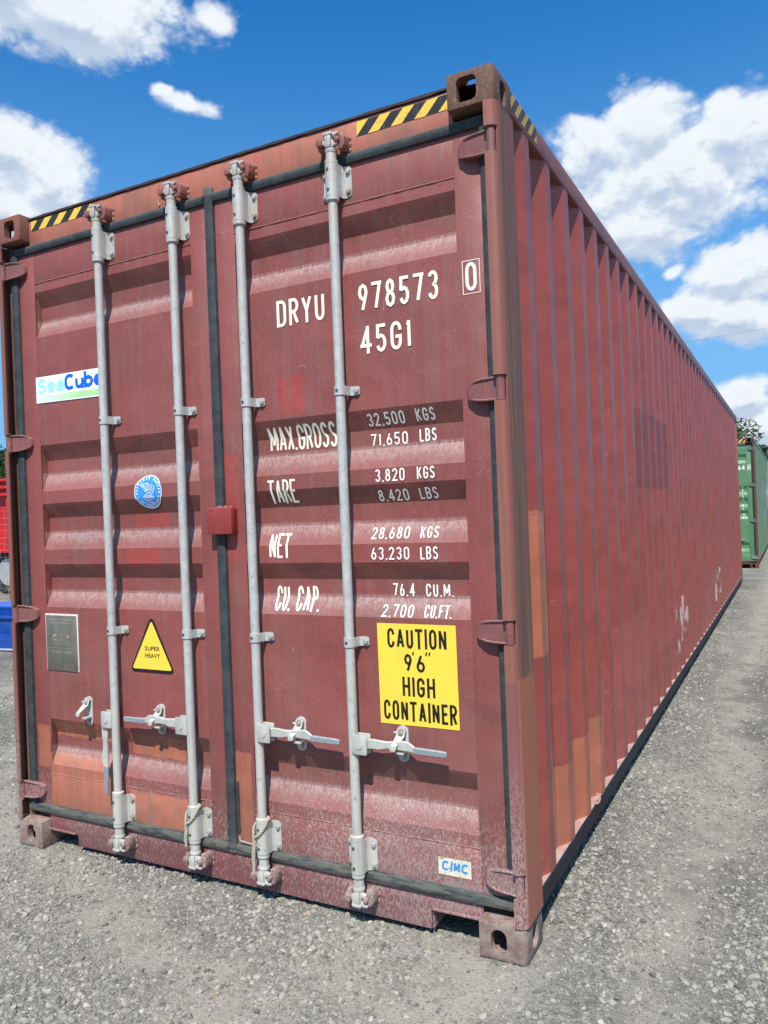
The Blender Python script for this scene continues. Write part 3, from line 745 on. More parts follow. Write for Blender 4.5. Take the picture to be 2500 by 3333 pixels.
    for (xa, x0, x1, xb) in ((.086, .187, 1.124, 1.204), (1.251, 1.344, 2.2735, 2.365)):
        d = P('door', mesh_of('door#%f' % xa, lambda: bm_panel(x0, x1)), M_['door'])
        P('door_frame', mesh_of('door_frame#%f' % xa, lambda: bm_frame(xa, x0, x1, xb)), M_['door'], d); doors.append(d)
    dl, dr = doors
    P('gasket', mesh_of('gasket#l', lambda: bm_gasket([('v', .0375, .0855, .172, 2.735), ('h', 2.720, 2.762, .0375, 1.2035), ('h', .145, .186, .0375, 1.21)])), M_['rubber'], dl)
    P('gasket', mesh_of('gasket#r', lambda: bm_gasket([('v', 1.2045, 1.2505, .150, 2.780), ('v', 2.3655, 2.4005, .187, 2.719), ('h', 2.720, 2.762, 1.251, 2.4005), ('h', .145, .186, 1.251, 2.4005)])), M_['rubber'], dr)
    for k, h in enumerate(HZ):
        P('hinge', mesh_of('hinge#r', lambda: bm_hinge(1)), M_['hinge'], dr, (0, 0, h)); P('hinge', mesh_of('hinge#l', lambda: bm_hinge(-1)), M_['hinge'], dl, (0, 0, h))
    bars = ((.6425, dl), (1.063, dl), (1.4025, dr), (1.820, dr))
    for i, (bx, d) in enumerate(bars):
        def bar():
            b = BM()
            lathe(b, 0, .012, [(.118, .0195), (.172, .0195), (.173, .0240), (.1845, .0240), (.185, .0205), (.303, .0205), (.304, .0245), (.319, .0245), (.320, .0215), (.323, .0175),
                               (2.585, .0175), (2.586, .0215), (2.588, .0245), (2.601, .0245), (2.602, .0205), (2.718, .0205), (2.719, .0240), (2.731, .0240), (2.732, .0195), (2.762, .0195)], 22)
            return b
        P('locking_bar', mesh_of('locking_bar', bar), M_['galv'], d, (bx, 0, 0))
        P('cam', mesh_of('cam#u', lambda: bm_cam(1)), M_['galv'], d, (bx, 0, 2.758)); P('cam', mesh_of('cam#d', lambda: bm_cam(-1)), M_['galv'], d, (bx, 0, .140))
        for sd in (1, -1):
            P('cam_keeper', mesh_of('cam_keeper#u%d' % sd, lambda: bm_keeper(1, sd)), M_['keeper'], root, (bx, 0, 2.755)); P('cam_keeper', mesh_of('cam_keeper#d%d' % sd, lambda: bm_keeper(-1, sd)), M_['keeper_low'], root, (bx, 0, .142))
        for z in (.187, 2.602): P('bar_bracket', mesh_of('bar_bracket', bm_bracket), M_['galv'], d, (bx, 0, z))
        for z in (1.010, 1.909): P('bar_guide', mesh_of('bar_guide', bm_guide), M_['galv'], d, (bx, 0, z))
        if full:
            for z in (.187, 2.602):
                for dz in (.022, .094):
                    for dx in (.048, -.047): P('bolt', mesh_of('bolt', bm_bolt), M_['bolt'] if random.random() > .25 else M_['boltrust'], d, (bx+dx, .0465, z+dz))
                    P('rivet', mesh_of('rivet', bm_rivet), M_['rivet'], d, (bx-.004, -.0125, z+dz))
            for z in (1.010, 1.909):
                P('bolt', mesh_of('bolt', bm_bolt), M_['bolt'], d, (bx+.050, .044, z)); P('rivet', mesh_of('rivet', bm_rivet), M_['rivet'], d, (bx-.002, -.0095, z))
        # handles
        s = -1 if i < 2 else 1
        hz = .6275 if i == 0 else (.640 if i == 1 else .650)
        P('handle_hub', mesh_of('handle_hub#%d' % s, lambda: bm_hub(s)), M_['galv'], d, (bx, 0, hz))
        if i != 0:
            for nm, pth, mm in (('handle', HP, 'galv'), ('handle_grip', GP, 'steel')):
                P(nm, mesh_of('%s#%d' % (nm, s), lambda: bm_handle(pth, s)), M_[mm], d, (bx, 0, hz))
        else:
            for nm, pth, mm in (('handle', HP, 'galv'), ('handle_grip', GP, 'steel')):
                o = P(nm, mesh_of('%s#v' % nm, lambda: bm_handle([(d_-.04, y_, -zc, h_, t_) for d_, y_, zc, h_, t_ in pth], 1)), M_[mm], d, (bx-.0515, 0, hz-.004))
                o.rotation_euler.y = R(92)
        cx, cz = {0: (.447, .641), 1: (.874, .641), 2: (1.575, .650), 3: (2.002, .6565)}[i]
        P('catch_plate', mesh_of('catch_plate', bm_catch), M_['galv'], d, (cx, 0, cz)); P('catch_latch', mesh_of('catch_latch', lambda: bm_latch(1)), M_['galv'], d, (cx, 0, cz))
        if full:
            P('bolt', mesh_of('bolt', bm_bolt), M_['boltrust'] if i else M_['bolt'], d, (cx-.001, .0335, cz+.042)); P('bolt', mesh_of('bolt', bm_bolt), M_['bolt'], d, (cx+.001, .0445, cz-.048))
            for z_ in (-.03, ): pass
    def lock():
        b = BM(); box(b, 1.190, 1.313, .004, .030, 1.408, 1.511, .003); box(b, 1.262, 1.309, .03, .0495, 1.414, 1.505)
        rnd = random.Random(1); tube(b, [(1.225+.084*k/14, .028, 1.512+rnd.uniform(-.001, .002)) for k in range(15)], .006, 7, rf=lambda q_: .006*rnd.uniform(.7, 1.4))
        return b
    if full: P('lock_box', mesh_of('lock_box', lock), M_['redpaint'], dr)
    return dl, dr

# ------------------------------------------------------------------ ground
def gh(x, y):
    h = .010*math.sin(x*1.3+.5)*math.sin(y*.9+1) + .006*math.sin(x*3.7+y*2.1)
    d = max(0, 1-max(abs(x-1.2)-1.4, 0)/1.0)*max(0, 1-max(abs(y-6)-6.4, 0)/.8)
    bank = .050*min(1, max(0, (y-.20)/.35))*max(0, 1-max(0, abs(x-2.40)-.04)/.38)**1.5 * (1 if y < 12.0 else max(0, 1-(y-12)/.6))
    return bank + h*(1-min(1, d)) - .004 - (.05*min(1, max(0, (y-12.2)/3)) if x > -3 else 0)
def mk_ground():
    def axis(lo, hi, mid, dmin, dmax):
        a = [mid]
        for s in (1, -1):
            v = mid; st = dmin
            while (hi-v if s > 0 else v-lo) > 0:
                v += s*st; st = min(dmax, st*1.09); a.append(v)
        return sorted(a)
    xs = axis(-600, 600, 2.0, .12, 60); ys = axis(-300, 900, 0, .12, 60)
    b = BM(); g = [[b.verts.new((x, y, gh(x, y) if abs(x) < 80 and abs(y) < 90 else -.02)) for y in ys] for x in xs]
    for i in range(len(xs)-1):
        for j in range(len(ys)-1): f = b.faces.new((g[i][j], g[i+1][j], g[i+1][j+1], g[i][j+1])); f.smooth = True
    return b
def gravel_colour(t, v):
    """base colours shared by the sheet and the loose stones"""
    return t
def ground_mat():
    m, t = mat('gravel_ground'); v = coords(t); X, Y, Z = t.sep(v)
    big = t.noise(v, .8, 5, .6); mid = t.noise(v, 4.5, 5, .65)
    # compacted pale lanes along the side, and a pale patch in front of the near corner
    lane = t.m('MAXIMUM', t.ramp(t.m('ABSOLUTE', t.m('SUBTRACT', X, t.m('MULTIPLY_ADD', t.m('SUBTRACT', big, .5), .8, 2.86))), .24, .04), t.ramp(t.m('ABSOLUTE', t.m('SUBTRACT', X, 4.6)), .35, .1))
    patch = t.ramp(t.m('SQRT', t.m('ADD', t.m('POWER', t.m('MULTIPLY', t.m('SUBTRACT', X, 2.25), 1.6), 2), t.m('POWER', t.m('ADD', Y, .18), 2))), .75, .15)
    band = t.ramp(t.m('ABSOLUTE', t.m('ADD', t.m('SUBTRACT', Y, t.m('MULTIPLY_ADD', X, -.42, .10)), t.m('MULTIPLY', t.m('SUBTRACT', mid, .5), .35))), .20, .05)
    patch2 = t.ramp(t.m('SQRT', t.m('ADD', t.m('POWER', t.m('MULTIPLY', t.m('ADD', X, .25), .8), 2), t.m('POWER', t.m('SUBTRACT', Y, .02), 2))), .5, .1)
    pm = t.m('MAXIMUM', t.m('MAXIMUM', t.m('MULTIPLY', lane, .8), t.m('MULTIPLY', patch, 1.0)), t.m('MAXIMUM', t.m('MAXIMUM', t.m('MULTIPLY', patch2, .9), t.m('MULTIPLY', band, .85)), t.ramp(big, .50, .64, 0, .8)))
    pale = t.m('MULTIPLY', pm, t.ramp(mid, .32, .6, .25, 1))
    vc = t.n('ShaderNodeTexVoronoi'); t.put(vc.inputs['Vector'], v); vc.inputs['Scale'].default_value = 78
    vc2 = t.n('ShaderNodeTexVoronoi'); t.put(vc2.inputs['Vector'], v); vc2.inputs['Scale'].default_value = 190
    r1 = t.sep(vc.outputs['Color'])[0]; r2 = t.sep(vc2.outputs['Color'])[1]
    st = t.mix(t.ramp(r1, 0, 1, smooth=False), (.115, .111, .098), (.355, .335, .285))
    st = t.mix(t.ramp(r2, .2, .9, 0, .5), st, (.185, .174, .148))
    st = t.mix(t.ramp(t.noise(v, 14, 4, .65), .35, .65, 0, .4), st, (.095, .094, .088))
    st = t.mix(t.ramp(big, .36, .54, .65, 0), st, (.095, .094, .087))
    fines = t.mix(t.noise(v, 260, 3, .7), (.315, .285, .228), (.43, .395, .325))
    c = t.mix(t.m('MULTIPLY', pale, t.ramp(vc.outputs['Distance'], .25, .7, .55, .9)), st, fines)
    crev = t.ramp(vc.outputs['Distance'], .45, .85, 0, .28)
    c = t.mix(crev, c, (.14, .130, .108))
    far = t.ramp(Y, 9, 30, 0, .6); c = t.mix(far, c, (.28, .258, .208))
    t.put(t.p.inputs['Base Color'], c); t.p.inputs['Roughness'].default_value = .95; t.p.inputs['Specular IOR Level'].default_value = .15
    h = t.m('ADD', t.m('MULTIPLY', t.m('SUBTRACT', 1.0, vc.outputs['Distance']), t.ramp(pale, 0, 1, 1.0, .35)), t.m('ADD', t.m('MULTIPLY', t.m('SUBTRACT', 1.0, vc2.outputs['Distance']), .45), t.m('MULTIPLY', t.noise(v, 420, 3, .7), .4)))
    t.put(t.p.inputs['Normal'], bump(t, h, .9, .006))
    return m
ground = obj('gravel_ground', mk_ground(), ground_mat()); tag(ground, kind='structure')

def stone_mat():
    m, t = mat('stone'); oi = t.n('ShaderNodeObjectInfo'); r = oi.outputs['Random']; v = coords(t)
    c = t.mix(t.ramp(r, 0, .85, smooth=False), (.098, .098, .090), (.325, .308, .265))
    c = t.mix(t.ramp(r, .975, .985), c, (.42, .40, .34)); c = t.mix(t.ramp(t.m('FRACT', t.m('MULTIPLY', r, 17.3)), .985, .99), c, (.30, .23, .165))
    g = t.n('ShaderNodeNewGeometry'); c = t.mix(t.ramp(t.noise(g.outputs['Position'], 160, 3, .7), .4, .7, 0, .45), c, (.275, .25, .20))
    t.put(t.p.inputs['Base Color'], c); t.p.inputs['Roughness'].default_value = .92; t.p.inputs['Specular IOR Level'].default_value = .2
    t.put(t.p.inputs['Normal'], bump(t, t.noise(g.outputs['Position'], 500, 2), .3, .001))
    return m
def mk_gravel():
    # sheet that carries the density of loose stones as a vertex attribute
    b = BM(); xs = [-4.5+.1*i for i in range(116)]; ys = [-1.6+.1*i for i in range(146)]
    g = {}; lay = None
    def inside(x, y): return 0.03 < x < 2.37 and .08 < y < 12.1
    for i, x in enumerate(xs):
        for j, y in enumerate(ys): g[i, j] = b.verts.new((x, y, gh(x, y)+.0005))
    for i in range(len(xs)-1):
        for j in range(len(ys)-1):
            x, y = xs[i]+.05, ys[j]+.05
            if inside(x, y) and y > .3: continue
            if x < -.5 and y > 6: continue
            if x > 3.4 and (y < 4 or y > 11 and x > 5): continue
            b.faces.new((g[i, j], g[i+1, j], g[i+1, j+1], g[i, j+1]))
    bmesh.ops.delete(b, geom=[v for v in b.verts if not v.link_faces], context='VERTS')
    me = bpy.data.meshes.new('gravel'); b.to_mesh(me); b.free()
    at = me.attributes.new('dens', 'FLOAT', 'POINT')
    for k, v in enumerate(me.vertices):
        x, y = v.co.x, v.co.y; dc = math.hypot(x-3.24, y+2.38)
        d = 16000 if dc < 3.6 else 16000*max(.05, (3.6/dc)**2.2)
        pale = max(0, 1-math.hypot((x-2.25)*1.5, y+.18)/.8); pale = max(pale, max(0, 1-math.hypot((x+.25)*.8, y-.02)/.5))
        pale = max(pale, .9*max(0, 1-abs(x-2.86-.1*math.sin(y*.8))/.28)); pale = max(pale, .85*max(0, 1-abs(y+.42*x-.10)/.24))
        n = .5+.5*math.sin(x*2.3+1.7*math.sin(y*1.9))*math.sin(y*2.9+1.3*math.sin(x*2.7+1))
        at.data[k].value = d*(1-.88*pale)*(.35+.85*n)
    o = obj('gravel_stones', me, stone_mat()); tag(o, kind='stuff')
    ng = bpy.data.node_groups.new('stones', 'GeometryNodeTree'); ng.interface.new_socket('Geometry', in_out='INPUT', socket_type='NodeSocketGeometry'); ng.interface.new_socket('Geometry', in_out='OUTPUT', socket_type='NodeSocketGeometry')
    N = ng.nodes; L = ng.links; gi = N.new('NodeGroupInput'); go = N.new('NodeGroupOutput')
    ds = N.new('GeometryNodeDistributePointsOnFaces'); L.new(gi.outputs[0], ds.inputs['Mesh'])
    na = N.new('GeometryNodeInputNamedAttribute'); na.data_type = 'FLOAT'; na.inputs[0].default_value = 'dens'; L.new(na.outputs[0], ds.inputs['Density'])
    jn = N.new('GeometryNodeJoinGeometry')
    for k in range(5):
        ic = N.new('GeometryNodeMeshIcoSphere'); ic.inputs[0].default_value = 1.0; ic.inputs[1].default_value = 2
        ps = N.new('GeometryNodeInputPosition'); nz_ = N.new('ShaderNodeTexNoise'); nz_.noise_dimensions = '4D'; nz_.inputs['W'].default_value = k*7.3; nz_.inputs['Scale'].default_value = .8; nz_.inputs['Detail'].default_value = 1
        L.new(ps.outputs[0], nz_.inputs['Vector'])
        sb = N.new('ShaderNodeVectorMath'); sb.operation = 'SUBTRACT'; L.new(nz_.outputs['Color'], sb.inputs[0]); sb.inputs[1].default_value = (.5, .5, .5)
        sc = N.new('ShaderNodeVectorMath'); sc.operation = 'SCALE'; L.new(sb.outputs[0], sc.inputs[0]); sc.inputs['Scale'].default_value = 1.9
        sp = N.new('GeometryNodeSetPosition'); L.new(ic.outputs[0], sp.inputs[0]); L.new(sc.outputs[0], sp.inputs['Offset'])
        tr = N.new('GeometryNodeTransform'); L.new(sp.outputs[0], tr.inputs[0]); tr.inputs['Scale'].default_value = (1, random.uniform(.65, .95), random.uniform(.5, .75))
        gt = N.new('GeometryNodeGeometryToInstance'); L.new(tr.outputs[0], gt.inputs[0]); L.new(gt.outputs[0], jn.inputs[0])
    ip = N.new('GeometryNodeInstanceOnPoints'); L.new(ds.outputs[0], ip.inputs['Points']); L.new(jn.outputs[0], ip.inputs['Instance']); ip.inputs['Pick Instance'].default_value = True
    ri = N.new('FunctionNodeRandomValue'); ri.data_type = 'INT'; ri.inputs[4].default_value = 0; ri.inputs[5].default_value = 4; L.new(ri.outputs[2], ip.inputs['Instance Index'])
    rr = N.new('FunctionNodeRandomValue'); rr.data_type = 'FLOAT_VECTOR'; rr.inputs[0].default_value = (-.5, -.5, 0); rr.inputs[1].default_value = (.5, .5, 6.28); L.new(rr.outputs[0], ip.inputs['Rotation'])
    rs = N.new('FunctionNodeRandomValue'); rs.data_type = 'FLOAT'; rs.inputs[2].default_value = 0; rs.inputs[3].default_value = 1; rs.inputs['Seed'].default_value = 4
    pw = N.new('ShaderNodeMath'); pw.operation = 'POWER'; L.new(rs.outputs[1], pw.inputs[0]); pw.inputs[1].default_value = 7.0
    ma = N.new('ShaderNodeMath'); ma.operation = 'MULTIPLY_ADD'; L.new(pw.outputs[0], ma.inputs[0]); ma.inputs[1].default_value = .0105; ma.inputs[2].default_value = .0030
    L.new(ma.outputs[0], ip.inputs['Scale'])
    sm = N.new('GeometryNodeSetMaterial'); sm.inputs['Material'].default_value = me.materials[0]; L.new(ip.outputs[0], sm.inputs[0])
    L.new(sm.outputs[0], go.inputs[0])
    md = o.modifiers.new('stones', 'NODES'); md.node_group = ng
mk_gravel()

# ------------------------------------------------------------------ the maroon container
c1 = empty('shipping_container', (0, 0, 0)); tag(c1, 'long maroon shipping container with four pale grey locking bars, nearest the camera', 'shipping container', 'shipping containers standing in a row on the gravel')
MAR = (.250, .051, .044)
DP = [('orange', .100, .178, .357, .548), ('orange', .178, .63, .170, .425), ('orange', .187, .60, .500, .575), ('orange', .665, 1.0, .465, .560), ('orange', .680, 1.0, .176, .318),
      ('orange', 1.252, 1.330, .188, .546), ('red', 1.525, 1.640, 1.850, 1.995), ('red', 1.252, 1.318, 1.300, 1.715), ('red', .735, .915, 1.442, 1.506), ('red', .715, .892, 1.285, 1.352), ('pink', .20, .57, 1.55, 1.775)]
SP = [('orange', .195, .46, .935, 1.453), ('orange', .470, .735, .10, .470), ('orange', .735, 1.00, .10, .500), ('orange', 1.00, 1.235, .10, .515),
      ('dark', 2.47, 3.85, 1.56, 2.05), ('pink', 1.62, 2.60, .16, .83), ('pink', 6.0, 6.9, .2, .55)]
ref = c1
M1 = {}
M1['door'] = paint('maroon_door_paint', MAR, ref, patches=DP, rust=.5, scr=.6, ribs=True)
M1['wall'] = paint('maroon_wall_paint', (.290, .049, .035), ref, dark=(.235, .040, .030), patches=SP, axis='y', dust=.75, rust=.30, streak=.4, rough=.40, lowdust=.55, chalk=.05)
M1['header'] = paint('header_paint', (.42, .125, .068), ref, dark=(.35, .095, .058), rust=.6, dust=.8)
M1['sill'] = paint('sill_paint', (.20, .045, .05), ref, rust=.6, dust=.9, lowdust=.86)
M1['rail'] = paint('rail_paint', (.205, .055, .052), ref, dark=(.15, .05, .045), axis='y', rust=.9, streak=.6)
M1['hinge'] = paint('hinge_paint', (.21, .058, .056), ref, dark=(.16, .055, .05), rust=.7)
M1['keeper'] = paint('keeper_paint', (.26, .075, .06), ref, dark=(.15, .06, .045), rust=1.0)
M1['keeper_low'] = paint('keeper_low_paint', (.22, .09, .07), ref, dark=(.15, .07, .05), rust=1.0, dust=1.2)
M1['redpaint'] = paint('red_touch_up_paint', (.30, .03, .026), ref, rust=.2, streak=.4, chalk=.1)
M1['ledge'] = simple('dusty_ledge', (.36, .20, .17), (.42, .31, .27), 14, .9, ref=ref)
M1['roof'] = simple('roof_edge_shade', (.025, .018, .018), (.06, .03, .025), 12, .8)  # near-black colour paints in the overhang shading along the roof edge
def post_mat():
    m, t = mat('post_paint'); v = coords(t, ref); X, Y, Z = t.sep(v)
    s1 = t.noise(t.scale(v, (150, 150, .9)), 1, 4, .7); s2 = t.noise(t.scale(v, (60, 60, 2.2)), 1, 5, .7)
    c = t.mix(t.ramp(s2, .35, .65), (.185, .064, .048), (.115, .060, .042))
    c = t.mix(t.ramp(s1, .47, .62, 0, .8), c, (.29, .150, .088))
    c = t.mix(t.ramp(s1, .43, .30, 0, .6), c, (.060, .042, .036))
    front = t.ramp(Y, .034, .020)
    c = t.mix(t.m('MULTIPLY', front, .8), c, t.mix(t.ramp(s2, .4, .7), (.27, .082, .062), (.19, .085, .055)))
    zw = t.m('ADD', Z, t.m('MULTIPLY', t.m('SUBTRACT', s2, .5), .09))
    lo = t.m('MULTIPLY', t.ramp(zw, .925, .905), t.ramp(X, 1.0, 1.1))
    c = t.mix(lo, c, t.mix(t.ramp(s1, .4, .75, 0, .5), (.36, .115, .062), (.24, .10, .065)))
    pat = t.m('MULTIPLY', lo, t.ramp(t.m('ADD', Y, t.m('MULTIPLY', s2, .02)), .022, .014))
    fl = t.m('MULTIPLY', lo, t.ramp(t.m('ADD', Y, t.m('MULTIPLY', s2, .006)), .014, .009)); c = t.mix(fl, c, (.20, .075, .068))
    spk = t.ramp(t.noise(t.scale(v, (170, 170, 85)), 1, 4, .7), .44, .56)
    lowz = t.ramp(Z, .15, .8, .95, 0)
    c = t.mix(t.m('MULTIPLY', t.m('MULTIPLY', spk, lowz), t.ramp(Y, .012, .026, 1, .12)), c, (.34, .25, .235))
    ch = t.ramp(t.noise(t.scale(v, (60, 60, 22)), 1, 3, .6), .72, .76)
    c = t.mix(t.m('MULTIPLY', ch, .6), c, (.4, .30, .26))
    t.put(t.p.inputs['Base Color'], c); t.p.inputs['Roughness'].default_value = .62; t.p.inputs['Specular IOR Level'].default_value = .4
    t.put(t.p.inputs['Normal'], bump(t, t.m('ADD', s1, t.m('MULTIPLY', t.noise(v, 120, 3), .5)), .45, .0015))
    return m
M1['post'] = post_mat()
def cast_mat(name, low):
    m, t = mat(name); v = coords(t, ref); n = t.noise(v, 26, 6, .7); n2 = t.noise(v, 90, 4, .7); n3 = t.noise(t.scale(v, (70, 70, 8)), 1, 4, .7)
    c = t.mix(t.ramp(n, .35, .65), (.155, .062, .045), (.085, .05, .036)); c = t.mix(t.ramp(n3, .5, .7, 0, .6), c, (.20, .12, .065))
    c = t.mix(t.ramp(n2, .56, .68, 0, .7), c, (.26, .19, .12) if not low else (.33, .26, .23))
    X = t.sep(v)[0]; c = t.mix(t.ramp(X, .5, .1, 0, .5 if not low else .15), c, (.26, .08, .055))
    if low: c = t.mix(t.ramp(n, .38, .6, .25, .8), c, (.31, .24, .21))
    c = t.mix(t.ramp(t.noise(v, 40, 4, .7), .62, .68, 0, .8), c, (.045, .028, .02))
    t.put(t.p.inputs['Base Color'], c); t.p.inputs['Roughness'].default_value = .8
    t.put(t.p.inputs['Normal'], bump(t, t.m('ADD', n, n2), .55, .003)); return m
M1['cast'] = cast_mat('casting_rust', False); M1['cast_low'] = cast_mat('casting_dusty', True)
M1['base'] = simple('bitumen_black', (.008, .009, .016), (.016, .017, .026), 8, .62, 0, .25, 90, spec=.28, ref=ref, spots=((.05, .045, .045), .64, 6))
def rubber_mat():
    m, t = mat('gasket_rubber'); v = coords(t, ref); n = t.noise(v, 18, 5, .65); Z = t.sep(v)[2]
    c = t.mix(t.ramp(n, .3, .7), (.024, .030, .035), (.048, .056, .060))
    c = t.mix(t.ramp(t.noise(v, 90, 4, .7), .55, .68, 0, .6), c, (.085, .085, .075))
    c = t.mix(t.m('MULTIPLY', t.ramp(Z, .24, .15, 0, .8), t.ramp(t.noise(t.scale(v, (9, 60, 60)), 1, 4, .7), .38, .6)), c, (.15, .145, .115))
    c = t.mix(t.ramp(Z, 2.745, 2.76, 0, .5), c, (.17, .155, .13))
    t.put(t.p.inputs['Base Color'], c); t.p.inputs['Roughness'].default_value = .72; t.p.inputs['Specular IOR Level'].default_value = .3
    t.put(t.p.inputs['Normal'], bump(t, t.noise(v, 70, 3), .3, .001)); return m
M1['rubber'] = rubber_mat()
def galv_mat():
    m, t = mat('galvanised_steel'); v = coords(t, ref); n = t.noise(v, 30, 5, .65); Z = t.sep(v)[2]
    c = t.mix(t.ramp(n, .3, .7), (.50, .50, .475), (.385, .39, .375)); c = t.mix(t.ramp(Z, .35, 1.2, .55, 0), c, (.53, .51, .43))
    c = t.mix(t.m('MULTIPLY', t.ramp(Z, 1.9, 2.75, 0, .7), t.ramp(t.noise(v, 12, 4), .35, .6)), c, (.42, .37, .31))
    c = t.mix(t.ramp(t.noise(t.scale(v, (1, 1, .5)), 95, 4, .7), .61, .68, 0, .7), c, (.17, .155, .135))
    c = t.mix(t.ramp(t.noise(v, 7, 6, .7), .63, .70, 0, .5), c, (.30, .16, .085)); c = t.mix(t.ramp(t.noise(t.scale(v, (40, 40, 2.5)), 1, 5, .7), .45, .75, 0, .45), c, (.27, .25, .21))
    t.put(t.p.inputs['Base Color'], c); t.put(t.p.inputs['Roughness'], t.m('MULTIPLY_ADD', n, .3, .35)); t.p.inputs['Metallic'].default_value = .12; t.p.inputs['Specular IOR Level'].default_value = .4
    t.put(t.p.inputs['Normal'], bump(t, t.noise(v, 170, 3, .6), .3, .0008)); return m
M1['galv'] = galv_mat()
M1['steel'] = simple('bare_grip_steel', (.26, .285, .31), (.36, .385, .40), 70, .5, .35, .3, 200, ref=ref)
M1['bolt'] = simple('bolt_zinc', (.50, .50, .47), (.34, .33, .31), 60, .5, .2, .2); M1['boltrust'] = simple('bolt_rust', (.22, .12, .08), (.36, .32, .28), 80, .8, 0, .4)
M1['rivet'] = simple('rivet_dark', (.05, .055, .065), (.10, .10, .11), 100, .5, .3, .2)
dl, dr = fill_container(c1, M1)

# weld beads where the side wall meets the bottom rail
# lettering -----------------------------------------------------------------
m_white = sticker('white_lettering', (.80, .78, .70), ref, .15); m_black = sticker('black_lettering', (.012, .012, .012), ref, .1)
m_cream = sticker('cream_lettering', (.82, .77, .62), ref, .3)
def text(name, txt, x0, x1, z0, z1, m, parent, off=.0012, sw=None, slant=0, gap=.16, space=.42, flat=False, label=None):
    o = obj(name, conform(letters(BM(), txt, x0, x1, z0, z1, sw, slant, gap, space), off, flat), m, parent)
    if label: o['label'] = label
    return o
T = [('DRYU', 1.532, 1.745, 2.184, 2.284, .14), ('978573', 1.888, 2.200, 2.187, 2.286, .17), ('45G1', 1.891, 2.092, 2.035, 2.134, .17),
     ('MAX.GROSS', 1.476, 1.775, 1.719, 1.812, .07), ('TARE', 1.466, 1.592, 1.518, 1.608, .06), ('NET', 1.461, 1.556, 1.310, 1.404, .09), ('CU. CAP.', 1.480, 1.680, 1.108, 1.202, .09),
     ('32,500', 1.907, 2.054, 1.779, 1.823, .16), ('KGS', 2.098, 2.169, 1.781, 1.824, .16), ('71,650', 1.918, 2.064, 1.707, 1.752, .16), ('LBS', 2.109, 2.173, 1.710, 1.756, .16),
     ('3,820', 1.929, 2.046, 1.577, 1.622, .16), ('KGS', 2.093, 2.160, 1.579, 1.622, .16), ('8,420', 1.940, 2.059, 1.508, 1.549, .16), ('LBS', 2.101, 2.170, 1.510, 1.550, .16),
     ('28,680', 1.908, 2.058, 1.374, 1.416, .16), ('KGS', 2.100, 2.168, 1.374, 1.415, .16), ('63,230', 1.901, 2.052, 1.301, 1.346, .16), ('LBS', 2.094, 2.161, 1.301, 1.346, .16),
     ('76.4', 1.984, 2.069, 1.169, 1.215, .18), ('CU.M.', 2.111, 2.214, 1.169, 1.214, .18), ('2,700', 1.938, 2.061, 1.098, 1.141, .18), ('CU.FT.', 2.103, 2.205, 1.099, 1.142, .14)]
for txt, x0, x1, z0, z1, gp in T:
    dd = (sum(surf(z0+(z1-z0)*k/6) for k in range(7))/7-YD)/2.43; x0 -= (3.238-x0)*dd; x1 -= (3.238-x1)*dd
    H = z1-z0; big_ = H > .07
    text('lettering', txt, x0, x1, z0, z1, m_cream if big_ else m_white, dr, sw=H*(.122 if z0 > 2 else .100 if big_ else .125), gap=gp, space=.25)
text('lettering', '0', 2.299, 2.339, 2.193, 2.288, m_white, dr, sw=.0115)
b = BM(); ribbon(b, [(2.290, 2.184), (2.290, 2.294), (2.350, 2.294), (2.350, 2.184)], True, .0013, 0); obj('check_digit_frame', conform(b, .0014), m_cream, dr)
# caution label
m_yel = sticker('yellow_label', (.84, .59, .055), ref, .24, .45)
b = BM(); ngon(b, [(1.9145, .7215), (2.2165, .7215), (2.2150, 1.0765), (1.9130, 1.0765)]); lab = obj('caution_label', conform(b, .0009, True), m_yel, dr)
for txt, x0, x1, z0, z1 in (('CAUTION', 1.953, 2.180, .991, 1.060), ("9", 2.016, 2.046, .909, .972), ("6", 2.063, 2.096, .909, .972), ('HIGH', 2.006, 2.131, .824, .891), ('CONTAINER', 1.929, 2.209, .737, .806)):
    text('lettering', txt, x0, x1, z0, z1, m_black, dr, off=.0016, sw=.0092, gap=.13, flat=True)
b = BM()
for pts in ([(2.054, .980), (2.050, .968)], [(2.104, .981), (2.100, .968)], [(2.116, .981), (2.112, .968)]): ribbon(b, pts, False, .0028, 0)
obj('lettering', conform(b, .0016, True), m_black, dr)
# maker label low right
m_ivory = sticker('worn_ivory_label', (.68, .64, .50), ref, .3, .5, scuff=.6); m_blue = sticker('worn_blue_print', (.03, .27, .62), ref, .3, .5, scuff=.5)
b = BM(); ngon(b, [(2.117, .222), (2.238, .222), (2.239, .281), (2.118, .281)]); obj('maker_label', conform(b, .0016, True), m_ivory, dr)
text('lettering', 'ZIMZ', 2.130, 2.229, .238, .271, m_blue, dr, off=.0024, sw=.0070, slant=.1, gap=.12, flat=True)
# leasing label on the left door
m_lab = sticker('white_label', (.80, .82, .74), ref, .08, .4); m_cyan = sticker('cyan_print', (.30, .72, .86), ref, .1); m_lb = sticker('blue_print', (.004, .12, .62), ref, .05)
m_gr = sticker('green_strip_print', (.36, .66, .26), ref, .15, fade=(.20, .50, (.62, .84, .66)))
b = BM(); ngon(b, [(.176, 2.031), (.585, 2.024), (.585, 2.148), (.176, 2.150)]); obj('leasing_label', conform(b, .0022, True), m_lab, dl)
b = BM(); ngon(b, [(.183, 2.035), (.582, 2.031), (.582, 2.058), (.183, 2.063)]); obj('label_strip', conform(b, .0024, True), m_gr, dl)
text('lettering', 'zea', .186, .364, 2.072, 2.140, m_cyan, dl, off=.0026, sw=.0140, gap=.06, flat=True)
text('lettering', 'Zube', .366, .604, 2.071, 2.143, m_lb, dl, off=.0026, sw=.0160, gap=.02, flat=True)
